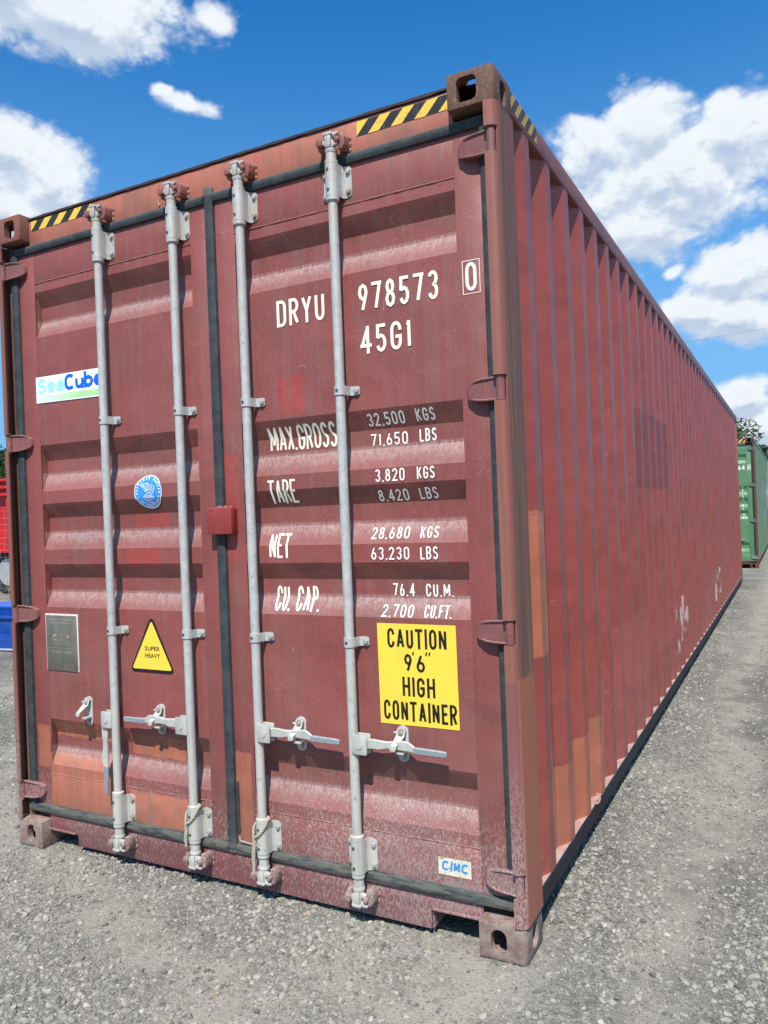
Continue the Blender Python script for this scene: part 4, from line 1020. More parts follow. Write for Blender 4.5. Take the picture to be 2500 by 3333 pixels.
text('lettering', 'CONTAINER LEASING', .192, .590, 2.040, 2.055, sticker('pale_print', (.72, .86, .68), ref, .1), dl, off=.0026, sw=.0017, gap=.5, space=.5, flat=True)
# warning triangle
def rtri(A_, B_, C_, r):
    out = []
    P3 = [Vector(A_), Vector(B_), Vector(C_)]
    for i in range(3):
        p, a, c = P3[i], P3[i-1], P3[(i+1) % 3]; u_ = (a-p).normalized(); v_ = (c-p).normalized()
        half = u_.angle(v_)/2; q0 = p+u_*r/math.tan(half); q1 = p+v_*r/math.tan(half)
        for k in range(7):
            t_ = k/6; out.append(tuple((q0*(1-t_)+p*t_)*(1-t_)+(p*(1-t_)+q1*t_)*t_))
    return out
b = BM(); ngon(b, rtri((.833, 1.078), (.955, .832), (.700, .832), .020)[::-1]); obj('warning_label', conform(b, .0010, True), m_black, dl)
b = BM(); ngon(b, rtri((.833, 1.052), (.940, .846), (.716, .846), .008)[::-1]); obj('warning_label_face', conform(b, .0016, True), m_yel, dl)
for txt, z0, z1, x0, x1 in (('SUPER', .925, .943, .792, .876), ('HEAVY', .895, .913, .792, .876)):
    obj('lettering', conform(fit(font_bm(txt, .02, .0003), x0, x1, z0, z1), .0022, True), m_black, dl)
# round blue class emblem with a bird, laid over the ribs
ec = (.842, 1.594)
m_eb = sticker('emblem_blue', (.04, .27, .68), ref, .1, .22)
b = BM(); ngon(b, [(ec[0]+.0775*math.cos(2*PI*k/40), ec[1]+.0705*math.sin(2*PI*k/40)) for k in range(40)]); obj('class_emblem', conform(b, .0012), m_eb, dl)
b = BM(); ribbon(b, [(ec[0]+.0755*math.cos(2*PI*k/40), ec[1]+.0685*math.sin(2*PI*k/40)) for k in range(40)], True, .0020, 0); obj('emblem_ring', conform(b, .0018), m_white, dl)
b = BM()
def round_text(txt, a0, a1, rad, h, flip=False):
    n = len(txt)
    for i, ch in enumerate(txt):
        if ch == ' ': continue
        a = R(a0+(a1-a0)*i/(n-1)); q = BM(); letters(q, ch, -h*.28, h*.28, -h/2, h/2, h*.2)
        rot = a-PI/2 if not flip else a+PI/2
        for v in q.verts:
            X_, Z_ = v.co.x, v.co.z; v.co.x = ec[0]+rad*math.cos(a)+X_*math.cos(rot)-Z_*math.sin(rot); v.co.z = ec[1]+rad*.91*math.sin(a)+X_*math.sin(rot)+Z_*math.cos(rot)
        join_bm(b, q)
round_text('AMERICAN BUREAU', 186, -4, .0640, .0125); round_text('OF SHIPPING', 226, 322, .0640, .0125, True)
for a in (205, -22):
    cx_, cz_ = ec[0]+.064*math.cos(R(a)), ec[1]+.058*math.sin(R(a)); ngon(b, [(cx_+(.005 if k % 2 else .0022)*math.cos(PI*k/5+.3), cz_+(.005 if k % 2 else .0022)*math.sin(PI*k/5+.3)) for k in range(10)])
obj('lettering', conform(b, .0018), m_white, dl)
b = BM()
for pts in ([(-.042, .034), (-.010, .037), (.004, .036), (.004, .012), (-.002, .004), (-.014, .002), (-.022, .018), (-.042, .030)], [(-.038, .032), (-.012, .026), (-.008, .004)], [(-.034, .028), (-.016, .018), (-.011, .004)], [(-.004, .034), (-.003, .012), (.002, .006)],
            [(.006, .026), (.018, .030), (.032, .024), (.036, .014), (.020, .008), (.006, .008)], [(.010, .022), (.024, .020), (.012, .012)], [(.034, .010), (.026, -.004), (.018, -.018), (.012, -.022), (.010, -.010), (.016, -.004)], [(.020, .004), (.008, -.004), (-.004, -.006), (-.024, -.020), (-.024, -.028), (-.012, -.036), (.004, -.038), (.018, -.032), (.030, -.030), (.030, -.020), (.020, -.022), (.006, -.028)],
            [(-.020, -.022), (-.004, -.016), (.010, -.020)], [(-.018, -.028), (.000, -.024), (.012, -.028)], [(-.012, -.034), (.002, -.030)], [(-.014, -.042), (.004, -.050), (.020, -.050), (.010, -.044), (.004, -.038)]):
    ribbon(b, [(ec[0]+p[0], ec[1]+p[1]*.95) for p in pts], False, .0012, random.uniform(0, .0005))
obj('emblem_bird', conform(b, .0018), m_white, dl)
# data plate with riveted edge
m_plate = simple('data_plate_steel', (.165, .160, .130), (.235, .22, .175), 25, .5, .5, .3, 120, zs=.4, ref=ref, spots=((.28, .17, .10), .62, 1.2))
b = BM(); box(b, .181, .393, .0472, .0500, .8075, 1.0665, .001)
plate_seal = obj('plate_sealant', b, simple('sealant_pink', (.55, .42, .40), (.68, .58, .55), 40, .7, ref=ref), dl)
b = BM(); box(b, .187, .385, .0448, .0470, .8105, 1.0590, .0006); obj('data_plate', b, m_plate, dl)
b = BM()
rows_ = [('APPROVED FOR TRANSPORT', .205, .365, 1.036), ('UNDER CUSTOMS SEAL', .220, .350, 1.022), ('CSC SAFETY APPROVAL', .220, .352, .888)]
for tx, xa_, xb_, z_ in rows_: letters(b, tx, xa_, xb_, z_, z_+.0085, .0011, gap=.3)
letters(b, 'CIMC', .222, .258, .942, .955, .0016, gap=.3)
for z_ in (.974, .912, .900, .930): ribbon(b, [(.194, z_), (.378, z_-.001)], False, .0004, 0)
ribbon(b, [(.286, .974), (.287, .912)], False, .0004, 0)
for v in b.verts: v.co.y = .0442 - v.co.y*.2
obj('lettering', b, simple('plate_embossing', (.55, .53, .45), (.40, .38, .32), 60, .5, .3, ref=ref), dl)
for x_, z_ in ((.240, .966), (.328, .962)):
    b = BM(); cyl(b, (x_, .0465, z_), (x_, .0425, z_), .0085, 14, .006); obj('rivet', b, simple('rusty_rivet', (.34, .17, .09), (.45, .28, .18), 90, .8), dl)
# cast names on the grips
m_em = simple('grip_embossing', (.42, .45, .47), (.34, .37, .39), 90, .5, .3, ref=ref)
def grip_text(x0, x1, zt, zb_, vertical=False):
    b = BM(); h = .0085
    q = letters(BM(), 'SAEJIN', 0, .044, 0, h, .0013, gap=.35); q2 = letters(BM(), 'SAEJIN', 0, .044, 0, h, .0013, gap=.35)
    for v in q2.verts: v.co.x = .096-v.co.x; v.co.z = -.001-v.co.z
    join_bm(b, q); join_bm(b, q2)
    for v in b.verts:
        X_, Z_ = v.co.x, v.co.z
        if vertical: v.co.x = x0+Z_; v.co.z = zt-X_
        else: v.co.x = x0+X_; v.co.z = zt+Z_
        v.co.y = zb_
    bmesh.ops.recalc_face_normals(b, faces=b.faces[:]); return b
obj('lettering', grip_text(1.820+.256, 0, .6495, -.0004), m_em, dr); obj('lettering', grip_text(1.4025+.256, 0, .6495, -.0004), m_em, dr)
obj('lettering', grip_text(1.063-.355, 0, .6385, -.0004), m_em, dl); obj('lettering', grip_text(.5885-.015, 0, .412, -.0004, True), m_em, dl)
# hazard stripes
m_haz = sticker('hazard_yellow', (.80, .50, .06), ref, .3, .45, scuff=.15); m_haz2 = sticker('worn_hazard_yellow', (.55, .37, .09), ref, .6, .6, scuff=.9); m_hb2 = sticker('worn_hazard_black', (.045, .042, .045), ref, .4, .6, scuff=.6); m_hb = sticker('hazard_black', (.020, .021, .026), ref, .2, .45)
def hazard(x0, x1, z0, z1, n, plane, x=None, sl=.045):
    """black strip with slanted yellow bars"""
    b = BM(); c = BM(); wst = (x1-x0)/n
    def V(bm, p, lay): return bm.verts.new((p[0], .0490-lay, p[1])) if plane == 'y' else bm.verts.new((x+lay, p[0], p[1]))
    b.faces.new([V(b, p, 0) for p in ((x0, z0), (x1, z0), (x1, z1), (x0, z1))])
    for k in range(n+1):
        a = x0+wst*(k-.5) if n > 1 else x0
        q = [(a, z0), (a+wst*.48, z0), (a+wst*.48+sl, z1), (a+sl, z1)]
        # clip to the strip
        poly = q
        for (side, lim) in ((1, x0), (-1, x1)):
            out = []
            for i in range(len(poly)):
                p, r_ = poly[i], poly[(i+1) % len(poly)]; ip_ = side*(p[0]-lim) >= 0; ir = side*(r_[0]-lim) >= 0
                if ip_: out.append(p)
                if ip_ != ir: s_ = (lim-p[0])/(r_[0]-p[0]); out.append((lim, p[1]+s_*(r_[1]-p[1])))
            poly = out
            if not poly: break
        if len(poly) >= 3: c.faces.new([V(c, p, .0006) for p in poly])
    return b, c
b, c = hazard(.182, .570, 2.823, 2.868, 4, 'y'); hs = obj('hazard_sticker', b, m_hb, c1); obj('stripe', c, m_haz, hs)
b, c = hazard(1.908, 2.270, 2.812, 2.864, 4, 'y', sl=.05); hs = obj('hazard_sticker', b, m_hb, c1); obj('stripe', c, m_haz, hs)
b, c = hazard(.180, .482, 2.822, 2.884, 4, 'x', 2.4366, sl=.06); hs = obj('hazard_sticker', b, m_hb2, c1); obj('stripe', c, m_haz2, hs)
# seal strip around the repaired stile, lashing ring, stray weld
b = BM(); pts = [(1.258, .047, .430-.22*k/14+random.uniform(-.002, .002)) for k in range(14)]; pts = [(1.262+random.uniform(-.0008, .0008), .047, p[2]) for p in pts]; tube(b, pts, .0045, 6)
obj('seal_strip', b, M1['rubber'], dr)
b = BM(); tube(b, [(1.262, .048, .215), (1.263, .046, .204), (1.268, .045, .197), (1.30, .045, .194), (1.375, .045, .190)], .0048, 6)
obj('seal_strip', b, simple('dusty_seal', (.22, .19, .15), (.32, .28, .22), 60, .9), dr)
b = BM(); pts = [(2.436+.016*math.sin(R(a)), 1.020+.010*math.cos(R(a)), .190+.018*math.cos(R(a))) for a in range(0, 181, 15)]; tube(b, pts, .0045, 7); box(b, 2.425, 2.437, 1.018, 1.034, .165, .176, .002)
obj('lashing_ring', b, M1['header'], c1)

# scraped pale marks down the side are bare, chalky metal: thin paint losses in the wall
def scrape_mat():
    m, t = mat('scraped_paint'); v = coords(t, ref); n = t.noise(t.scale(v, (1, 14, 3.2)), 1, 5, .7)
    al = t.ramp(n, .50, .56)
    t.put(t.p.inputs['Base Color'], t.mix(t.ramp(t.noise(v, 30), .55, .7), (.52, .36, .32), (.40, .20, .12))); t.p.inputs['Roughness'].default_value = .8; t.put(t.p.inputs['Alpha'], al); return m
msc = scrape_mat()
def outer_strip(k, z0, z1):
    """patch following rib number k: slope and outer flat"""
    y = .254+.278*k; b = BM(); P_ = [(2.3995, y+.004), (2.4325, y+.0675), (2.4332, y+.132)]
    r_ = [[b.verts.new((p[0]+.0006, p[1]-.0006, z)) for p in P_] for z in (z0, z1)]
    for j in range(2): b.faces.new((r_[0][j], r_[0][j+1], r_[1][j+1], r_[1][j]))
    return b
for k, z0, z1 in ((13, .30, .74), (14, .36, .72), (15, .40, .60), (24, .36, .72), (25, .32, .76), (26, .38, .74), (27, .35, .66)):
    o = obj('scraped_paint', outer_strip(k, z0, z1), msc, c1)

# ropes ---------------------------------------------------------------------
m_rope = simple('rope_fibre', (.50, .45, .34), (.33, .29, .21), 140, .95, 0, .8, 420)
def rope(pts, r=.0048, tw=46):
    # smooth path
    P_ = [Vector(p) for p in pts]; Q_ = []
    for i in range(len(P_)-1):
        p0 = P_[max(i-1, 0)]; p1 = P_[i]; p2 = P_[i+1]; p3 = P_[min(i+2, len(P_)-1)]
        for k in range(10):
            t_ = k/10; Q_.append(.5*((2*p1)+(p2-p0)*t_+(2*p0-5*p1+4*p2-p3)*t_*t_+(3*p1-p0-3*p2+p3)*t_**3))
    Q_.append(P_[-1]); b = BM(); L_ = 0
    d0 = (Q_[1]-Q_[0]).normalized(); u = d0.orthogonal().normalized(); strands = [[], [], []]
    for i, p in enumerate(Q_):
        d = (Q_[min(i+1, len(Q_)-1)]-Q_[max(i-1, 0)]).normalized(); u = (u-d*u.dot(d)).normalized(); v = d.cross(u)
        if i: L_ += (p-Q_[i-1]).length
        for s in range(3):
            a = L_/r*.9+s*2*PI/3; strands[s].append(p+(u*math.cos(a)+v*math.sin(a))*r*.55)
    for s in strands: tube(b, s, r*.62, 6)
    return b
def place_rope(bx, extra, label):
    x = lambda a, rr=.029: bx+rr*math.sin(R(a)); yy = lambda a, rr=.029: .012-rr*math.cos(R(a))
    pts = [(bx-.016, .042, .318), (x(100), yy(100), .322), (x(75), yy(75), .316), (x(40), yy(40), .288), (x(5), yy(5), .266), (x(-30), yy(-30), .255), (x(-52), yy(-52), .246), (x(-60, .032), yy(-60, .032), .225)]
    pts += [(bx-.031, -.006, .20), (bx-.033, -.006, .16), (bx-.034+extra[0], -.005, extra[1])]
    o = obj('rope', rope(pts), m_rope)
    b2 = rope([(bx-.020, .040, .316), (bx-.038, .010, .286), (bx-.034, -.003, .255), (bx-.036, -.004, .215), (bx-.041, -.004, .175), (bx-.040, -.003, extra[1]+.01)], .004)
    b3 = BM(); b3.from_mesh(o.data); join_bm(b3, b2); b3.to_mesh(o.data); b3.free()
    tag(o, label, 'rope', 'frayed ropes tied round the locking bars')
place_rope(1.063, (.0, .165), 'shorter frayed rope tied round the locking bar just left of the middle gasket')
place_rope(1.4025, (.0, .105), 'longer frayed rope tied round the locking bar just right of the middle gasket')
bpy.context.view_layer.update()

# ------------------------------------------------------------------ green and blue containers farther back
c2 = empty('shipping_container', (.085, 16.55, -.058)); c2.scale = (1, .88, 1); tag(c2, 'rusty green shipping container with white number 64 4 standing behind the maroon one', 'shipping container', 'shipping containers standing in a row on the gravel')
GR = (.075, .22, .105)
def variant(root, base, wall, post, keeper):
    V = dict(M1)
    V['door'] = paint('green_door_paint', base, root, dark=tuple(k*.8 for k in base), rust=1.2, dust=.35, lowdust=.2, dustcol=(.30, .36, .22), chalk=.1, axis='y', streak=.5)
    V['wall'] = paint('green_wall_paint', wall, root, dark=tuple(k*.75 for k in wall), rust=1.3, dust=.5, lowdust=.4, dustcol=(.26, .33, .26), axis='y', streak=1.0)
    V['header'] = V['rail'] = paint('green_rail_paint', wall, root, rust=1.5, dust=.5, dustcol=(.3, .32, .25))
    V['hinge'] = paint('green_hinge_paint', (.10, .16, .125), root, rust=.6, dustcol=(.3, .33, .27))
    V['base'] = simple('rusty_green_rail', (.05, .075, .045), (.10, .06, .04), 9, .9)
    V['post'] = V['keeper'] = V['keeper_low'] = V['cast'] = V['cast_low'] = V['sill'] = post
    return V
rustm = simple('deep_rust', (.13, .05, .032), (.07, .035, .026), 14, .9, 0, .5, 50)
fill_container(c2, variant(c2, GR, (.11, .215, .115), rustm, rustm), full=False)
d2 = [o for o in c2.children if o.name.startswith('door') and not o.name.startswith('door_')][1]
m_w2 = sticker('green_container_lettering', (.80, .80, .76), c2, .15)
for txt, x0, x1, z0, z1 in (('64', 2.10, 2.238, 2.190, 2.290), ('4', 2.302, 2.336, 2.196, 2.282), ('S', 2.158, 2.190, 1.779, 1.823), ('S', 2.158, 2.190, 1.708, 1.754), ('S', 2.158, 2.190, 1.578, 1.622), ('S', 2.158, 2.190, 1.508, 1.550),
                            ('S', 2.158, 2.190, 1.374, 1.416), ('S', 2.158, 2.190, 1.301, 1.346), ('M.', 2.160, 2.225, 1.169, 1.214), ('FT', 2.160, 2.225, 1.098, 1.141)):
    obj('lettering', conform(letters(BM(), txt, x0, x1, z0, z1, (z1-z0)*.17), .002), m_w2, d2)
b = BM(); ribbon(b, [(2.288, 2.180), (2.288, 2.296), (2.352, 2.296), (2.352, 2.180)], True, .003, 0); obj('check_digit_frame', conform(b, .002), m_w2, d2)
b, c = hazard(1.78, 2.262, 2.800, 2.866, 5, 'y', sl=.06); hs = obj('hazard_sticker', b, m_hb, c2); obj('stripe', c, m_haz, hs)
# white letter fragments on its side, broken by the ribs
m_frag = sticker('side_lettering_white', (.78, .80, .76), c2, .25)
b = BM()
for y0_, y1_, z0_, z1_ in ((4.9, 5.15, 1.27, 2.02), (6.0, 6.2, .95, 1.30), (6.2, 6.45, .75, 1.12), (6.1, 6.25, 1.30, 1.95), (7.1, 7.25, 1.0, 1.95), (7.4, 7.6, .2, .75), (8.3, 8.5, 1.1, 1.95), (9.2, 9.6, 1.2, 1.95), (9.9, 10.2, 1.2, 2.4), (10.6, 11.2, .9, 2.4)):
    b.faces.new([b.verts.new((2.4345, p, q)) for p, q in ((y0_, z0_), (y1_, z0_), (y1_, z1_), (y0_, z1_))])
obj('lettering', b, m_frag, c2)
c3 = empty('shipping_container', (2.52, 28.4, -.05)); tag(c3, 'dark blue shipping container with a white band, far behind the green one', 'shipping container', 'shipping containers standing in a row on the gravel')
V = dict(M1); bl = simple('blue_container_paint', (.012, .035, .12), (.02, .055, .17), 2, .6, 0, .2, 20)
for k in ('door', 'wall', 'header', 'rail', 'hinge', 'post', 'keeper', 'keeper_low', 'cast', 'cast_low', 'sill'): V[k] = bl
fill_container(c3, V, full=False)
b = BM(); b.faces.new([b.verts.new((p[0], .0475, p[1])) for p in ((.09, 1.62), (1.10, 1.62), (1.10, 1.90), (.09, 1.90))]); obj('white_band', b, sticker('band_white', (.7, .72, .74), c3, .1), c3)

# ------------------------------------------------------------------ left: red trailer, blue steel bins, mesh fence
def local(root):
    return root
tr = empty('tipping_trailer', (-13.77, 8.85, -.01), R(2)); tag(tr, 'red ribbed tipping trailer on silver wheels, at the left edge behind the wire mesh', 'trailer')
m_red = simple('red_body_paint', (.55, .012, .014), (.42, .010, .012), 3, .4, 0, .1, 30, spec=.5)
m_redd = m_red
L0, L1 = -5.5, 6.0   # along x, faces the camera side at y=0
b = BM(); box(b, L0, L1, .10, 2.45, .95, 2.58, .02); body = obj('body', b, m_red, tr)
for k in range(12):
    b = BM(); x_ = L0+.3+k*(L1-L0-.6)/11
    prism(b, [(x_-.10, .10), (x_-.06, -.02), (x_+.06, -.02), (x_+.10, .10)], 'z', 1.0, 2.12, .01); obj('rib', b, m_red, body)
for z_ in (2.18, 2.34, 2.50): b = BM(); box(b, L0, L1, -.06, .10, z_, z_+.07, .02); obj('rail', b, m_red, body)
b = BM(); box(b, L0, L1, -.04, .10, .93, 1.0, .01); obj('rail', b, m_red, body)
b = BM(); box(b, L0+.4, L1-.2, .7, .85, .72, .93, .01); box(b, L0+.4, L1-.2, 1.7, 1.85, .72, .93, .01)
for k in range(3): box(b, -2.3+k*1.32-.06, -2.3+k*1.32+.06, .2, 2.3, .46, .58, .02)
obj('chassis', b, simple('chassis_grey', (.09, .09, .09), (.16, .15, .13), 6, .8), tr)
m_tyre = simple('tyre_rubber', (.018, .018, .02), (.04, .038, .035), 20, .85, 0, .4, 80); m_rim = simple('wheel_alloy', (.62, .62, .60), (.48, .48, .46), 12, .35, .55, .1)
for k in range(3):
    for y_, s in ((.10, 1), (2.10, -1)):
        cx_ = -2.3+k*1.32+1.15
        b = BM(); prof = [(-.16, .30), (-.16, .46), (-.13, .50), (.13, .50), (.16, .46), (.16, .30)]
        loft(b, [[Vector((cx_+r_*math.cos(2*PI*j/28), y_+.17+yy_, .50+r_*math.sin(2*PI*j/28))) for j in range(28)] for yy_, r_ in prof], cap=False)
        tyre = obj('tyre', b, m_tyre, tr)
        b = BM(); sg = -1 if s > 0 else 1; prof = [(.155*sg, .30), (.150*sg, .285), (.05*sg, .25), (.03*sg, .13), (.10*sg, .12), (.12*sg, .09), (.12*sg, .02)]
        loft(b, [[Vector((cx_+r_*math.cos(2*PI*j/28), y_+.17+yy_, .50+r_*math.sin(2*PI*j/28))) for j in range(28)] for yy_, r_ in prof])
        bmesh.ops.recalc_face_normals(b, faces=b.faces[:]); obj('rim', b, m_rim, tyre)
b = BM(); 
for k in (0, 2): 
    cx_ = -2.3+k*1.32+1.15
    prism(b, thick([(cx_+.60*math.cos(R(a)), .50+.60*math.sin(R(a))) for a in range(150, 29, -15)], .02), 'y', .10, .45)
obj('mudguard', b, m_tyre, tr)

def bin_(loc, rz, label, h=.45, L_=1.5, D_=1.0):
    o = empty('steel_bin', loc, rz); tag(o, label, 'bin', 'blue steel bins at the left edge')
    m_ = MB_
    b = BM(); t_ = .03
    # walls as four plates, front one pierced
    pl = [(-L_/2, 0), (L_/2, 0), (L_/2, h), (-L_/2, h)]
    def plate_with_holes(y0_, y1_):
        xs = [-L_/2, -L_/2+.14, -L_/2+.36, L_/2-.38, L_/2-.16, L_/2]; zs = [0, h*.36, h*.66, h]
        for i in range(5):
            for j in range(3):
                if j == 1 and i in (1, 3): continue
                box(b, xs[i], xs[i+1], y0_, y1_, zs[j], zs[j+1])
    plate_with_holes(0, t_); plate_with_holes(D_-t_, D_)
    box(b, -L_/2, -L_/2+t_, t_, D_-t_, 0, h); box(b, L_/2-t_, L_/2, t_, D_-t_, 0, h); box(b, -L_/2+t_, L_/2-t_, t_, D_-t_, .02, .05)
    obj('body', b, m_, o)
    b = BM(); box(b, -L_/2-.02, L_/2+.02, -.025, .035, h+.001, h+.035, .006); box(b, -L_/2-.02, L_/2+.02, D_-.035, D_+.025, h+.001, h+.035, .006); box(b, -L_/2-.02, -L_/2+.035, .036, D_-.036, h+.001, h+.035, .006); box(b, L_/2-.035, L_/2+.02, .036, D_-.036, h+.001, h+.035, .006)
    obj('rim', b, m_, o)
    b = BM(); box(b, -L_/2-.01, L_/2+.01, -.03, -.001, .015, .035, .004); obj('skid', b, simple('worn_edge', (.45, .48, .55), (.3, .33, .42), 30, .6), o)
    return o
MB_ = simple('blue_bin_paint', (.006, .045, .23), (.010, .065, .32), 5, .45, 0, .2, 60, spots=((.03, .03, .05), .62, 3))
bin_((-5.70, 3.62, -.005), R(8), 'low open dark blue steel bin with a square hole in its side', .385, 1.6, .9)
cv = empty('steel_hopper', (-6.78, 4.72, -.01), R(5)); tag(cv, 'bright blue rounded hopper sticking up behind the blue bin at the left edge', 'hopper')
b = BM(); prism(b, [(-.6, 0), (.50, 0), (.58, .20), (.54, .30), (.42, .335), (-.6, .34)], 'y', 0, .9, .03); obj('body', b, simple('bright_blue_paint', (.02, .16, .62), (.015, .12, .5), 4, .4), cv)
b = BM(); box(b, -.62, .42, -.03, .93, .342, .362, .01); obj('rim', b, simple('bright_blue_rim', (.02, .16, .62), (.015, .12, .5), 4, .4), cv)

# wire mesh fence in front of the trailer
fe = empty('mesh_fence', (-11.3, 7.8, -.01), R(2)); tag(fe, 'thin bent wire mesh fence in front of the red trailer', 'fence')
m_wire = simple('galvanised_wire', (.42, .40, .36), (.30, .28, .25), 20, .6)
for k in range(3): b = BM(); cyl(b, (-3.0+k*2.4, 0, 0), (-3.0+k*2.4, 0, 1.9), .022, 10); obj('post', b, m_wire, fe)
b = BM()
for k in range(13):
    z_ = .25+k*.13
    tube(b, [(-3.0+.12*j, .01*math.sin(j*1.1+k), z_+.012*math.sin(j*.7+k*2)) for j in range(41)], .0016, 4)
for k in range(32): x_ = -3.0+k*.15; tube(b, [(x_+.02*math.sin(j*1.3+k), .012*math.sin(j+k), .2+.17*j) for j in range(11)], .0016, 4)
w_ = obj('wire_mesh', b, m_wire, fe); tag(w_, kind='stuff')

# ------------------------------------------------------------------ vegetation
m_leafs = []
for nm, ca, cb in (('leaf_green', (.020, .048, .010), (.075, .125, .028)), ('leaf_dark', (.014, .036, .010), (.050, .092, .022))):
    m, t = mat(nm); g = t.n('ShaderNodeNewGeometry'); r = g.outputs['Random Per Island']
    c = t.mix(r, ca, cb); c = t.mix(t.ramp(t.noise(coords(t), .9, 3), .4, .65, 0, .6), c, tuple(q*1.25 for q in cb))
    t.put(t.p.inputs['Base Color'], c); t.p.inputs['Roughness'].default_value = .6
    tl = t.n('ShaderNodeBsdfTranslucent'); t.put(tl.inputs[0], c); mx = t.n('ShaderNodeMixShader'); mx.inputs[0].default_value = .25
    t.L.new(t.p.outputs[0], mx.inputs[1]); t.L.new(tl.outputs[0], mx.inputs[2]); t.L.new(mx.outputs[0], t.N['Material Output'].inputs[0]); m_leafs.append(m)
m_bark = simple('bark', (.09, .065, .045), (.16, .12, .09), 8, .9, 0, .8, 30, zs=.3)
def tree(loc, H, Rr, label, seed, mt=0, n=5200, group=None, leaf=.16):
    rnd = random.Random(seed); o = empty('tree', loc); tag(o, label, 'tree', group)
    b = BM(); tube(b, [(0, 0, 0), (.05, .03, H*.2), (-.05, .05, H*.4), (.04, 0, H*.62)], .2, 9, rf=lambda q: H*.028*(1-q*.6))
    ends = []
    for k in range(9):
        a = rnd.uniform(0, 2*PI); z0_ = H*rnd.uniform(.28, .55); e = Vector((math.cos(a)*Rr*rnd.uniform(.4, .75), math.sin(a)*Rr*rnd.uniform(.4, .75), H*rnd.uniform(.55, .88)))
        tube(b, [(0, 0, z0_), (e.x*.4, e.y*.4, z0_+(e.z-z0_)*.5), tuple(e)], .05, 6, rf=lambda q: H*.011*(1-q*.75)); ends.append(e)
    obj('trunk', b, m_bark, o)
    # clumps of leaves
    cl = [(e, Rr*rnd.uniform(.28, .42)) for e in ends] + [(Vector((rnd.gauss(0, .35)*Rr, rnd.gauss(0, .35)*Rr, H*rnd.uniform(.45, .95))), Rr*rnd.uniform(.22, .4)) for _ in range(13)]
    verts = []; faces = []
    for i in range(n):
        c_, r_ = rnd.choice(cl); d = Vector((rnd.gauss(0, 1), rnd.gauss(0, 1), rnd.gauss(0, 1))).normalized(); p = c_+Vector((d.x, d.y, d.z*.8))*r_*(rnd.random()**.35)
        s = leaf*rnd.uniform(.5, 1.2); u = Vector((rnd.gauss(0, 1), rnd.gauss(0, 1), rnd.gauss(0, .6))).normalized(); v = u.cross(d+Vector((.01, .3, .2))).normalized()
        k = len(verts); verts += [p-u*s, p+v*s*.45, p+u*s, p-v*s*.45]; faces.append((k, k+1, k+2, k+3))
    me = bpy.data.meshes.new('crown'); me.from_pydata(verts, [], faces); obj('crown', me, m_leafs[mt], o)
    return o
tg = 'trees beyond the yard'
tree((-1.35, 47.5, 0), 7.1, 2.9, 'round green tree rising behind the green container', 11, 0, 15000, tg, .12)
tree((1.0, 60, 0), 5.9, 1.2, 'thin dark tree just right of the round tree behind the green container', 12, 1, 5000, tg, .12)
tree((3.9, 66, 0), 5.6, 2.4, 'dark tree at the right edge above the blue container', 13, 1, 9000, tg, .13)
for i, (x_, y_, h_, r_, lb) in enumerate(((-27.5, 19.8, 5.0, 2.6, 'broad tree above the red trailer at the left edge'), (-32, 24.5, 6.0, 3.0, 'taller tree farther behind the red trailer'), (-23.0, 20.5, 4.2, 2.2, 'lower bushy tree hidden behind the near left corner post'),
        (-36, 20, 6.5, 3.2, 'large tree left of the red trailer, outside the yard'), (-19, 30, 5.5, 3.0, 'tree behind the maroon container roof'))):
    tree((x_, y_, 0), h_, r_, lb, 20+i, i % 2, 9000, tg, .13)
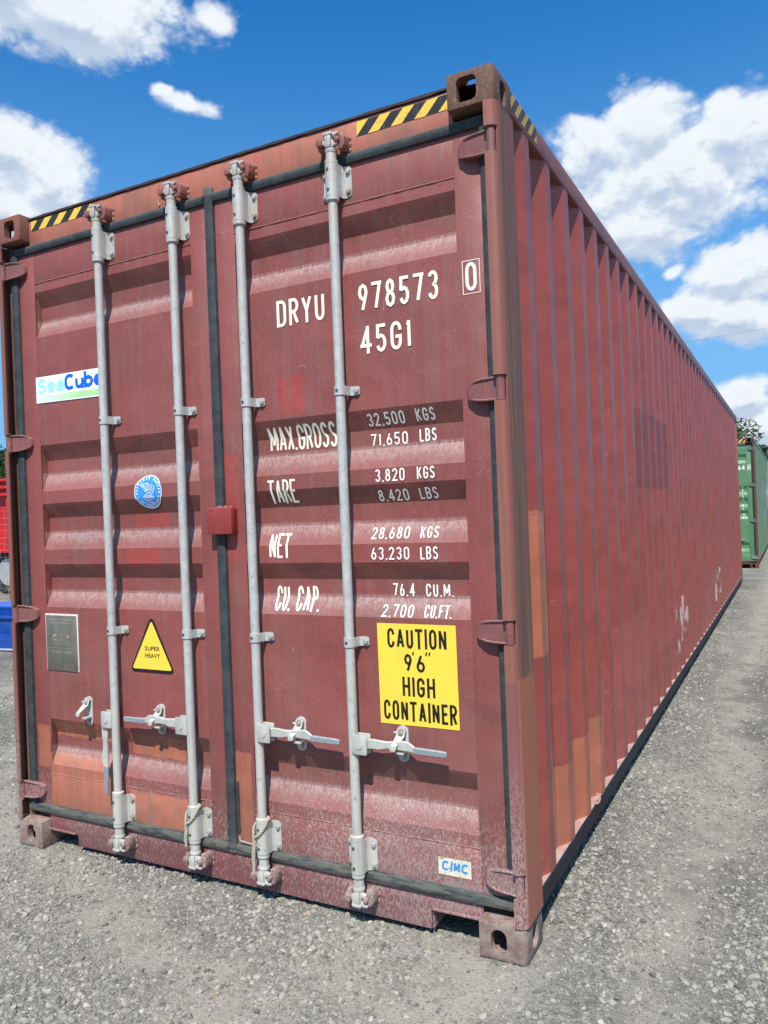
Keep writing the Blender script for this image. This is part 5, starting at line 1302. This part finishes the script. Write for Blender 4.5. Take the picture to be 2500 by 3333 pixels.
def weed(loc, h, label, seed, nb=30):
    rnd = random.Random(seed); verts = []; faces = []
    for i in range(nb):
        a = rnd.uniform(0, 6.28); r_ = rnd.uniform(.02, .16); bx_, by_ = math.cos(a)*r_, math.sin(a)*r_; hh = h*rnd.uniform(.4, 1); ln = rnd.uniform(.05, .2); w_ = .006
        k = len(verts); verts += [(bx_-w_, by_, 0), (bx_+w_, by_, 0), (bx_+math.cos(a)*ln*.4+w_, by_+math.sin(a)*ln*.4, hh*.6), (bx_+math.cos(a)*ln*.4-w_, by_+math.sin(a)*ln*.4, hh*.6), (bx_+math.cos(a)*ln, by_+math.sin(a)*ln, hh)]
        faces += [(k, k+1, k+2, k+3), (k+3, k+2, k+4)]
        for j in range(3):
            k = len(verts); t_ = rnd.uniform(.3, .9); p = Vector((bx_+math.cos(a)*ln*t_, by_+math.sin(a)*ln*t_, hh*t_)); q = Vector((rnd.gauss(0, 1), rnd.gauss(0, 1), rnd.gauss(0, .5))).normalized()*.035; s_ = Vector((q.y, -q.x, .01))*.4
            verts += [p, p+q*.5+s_, p+q, p+q*.5-s_]; faces.append((k, k+1, k+2, k+3))
    me = bpy.data.meshes.new('weed'); me.from_pydata([tuple(v) for v in verts], [], faces); o = obj('weed', me, m_weed, None, loc); tag(o, label, 'weed', 'weeds at the left edge')
m_weed = simple('dry_weed', (.20, .21, .07), (.36, .31, .16), 6, .8, 0, 0)
weed((-8.45, 6.7, -.01), .50, 'tall dry weed between the blue bin and the trailer wheel', 1); weed((-7.7, 5.85, -.01), .30, 'shorter green weed just behind the blue bin', 2); weed((-9.5, 7.0, -.01), .85, 'tallest thin dry weed standing in front of the wheel', 3, 7)

# overhead cables
def cable(p0, p1, sag, label, r=.008):
    b = BM(); tube(b, [Vector(p0).lerp(Vector(p1), k/40)-Vector((0, 0, sag*4*(k/40)*(1-k/40))) for k in range(41)], r, 5); o = obj('overhead_cable', b, simple('cable_grey', (.12, .12, .13), (.16, .16, .17), 5, .8)); tag(o, label, 'cable', 'overhead cables')
cable((-30, 52, 11.6), (14, 54, 13.4), .6, 'thin overhead cable crossing the clouds at the right')
cable((-60, 20, 3.9), (-10, 40, 6.0), .5, 'thin overhead cable low above the trees at the left edge')
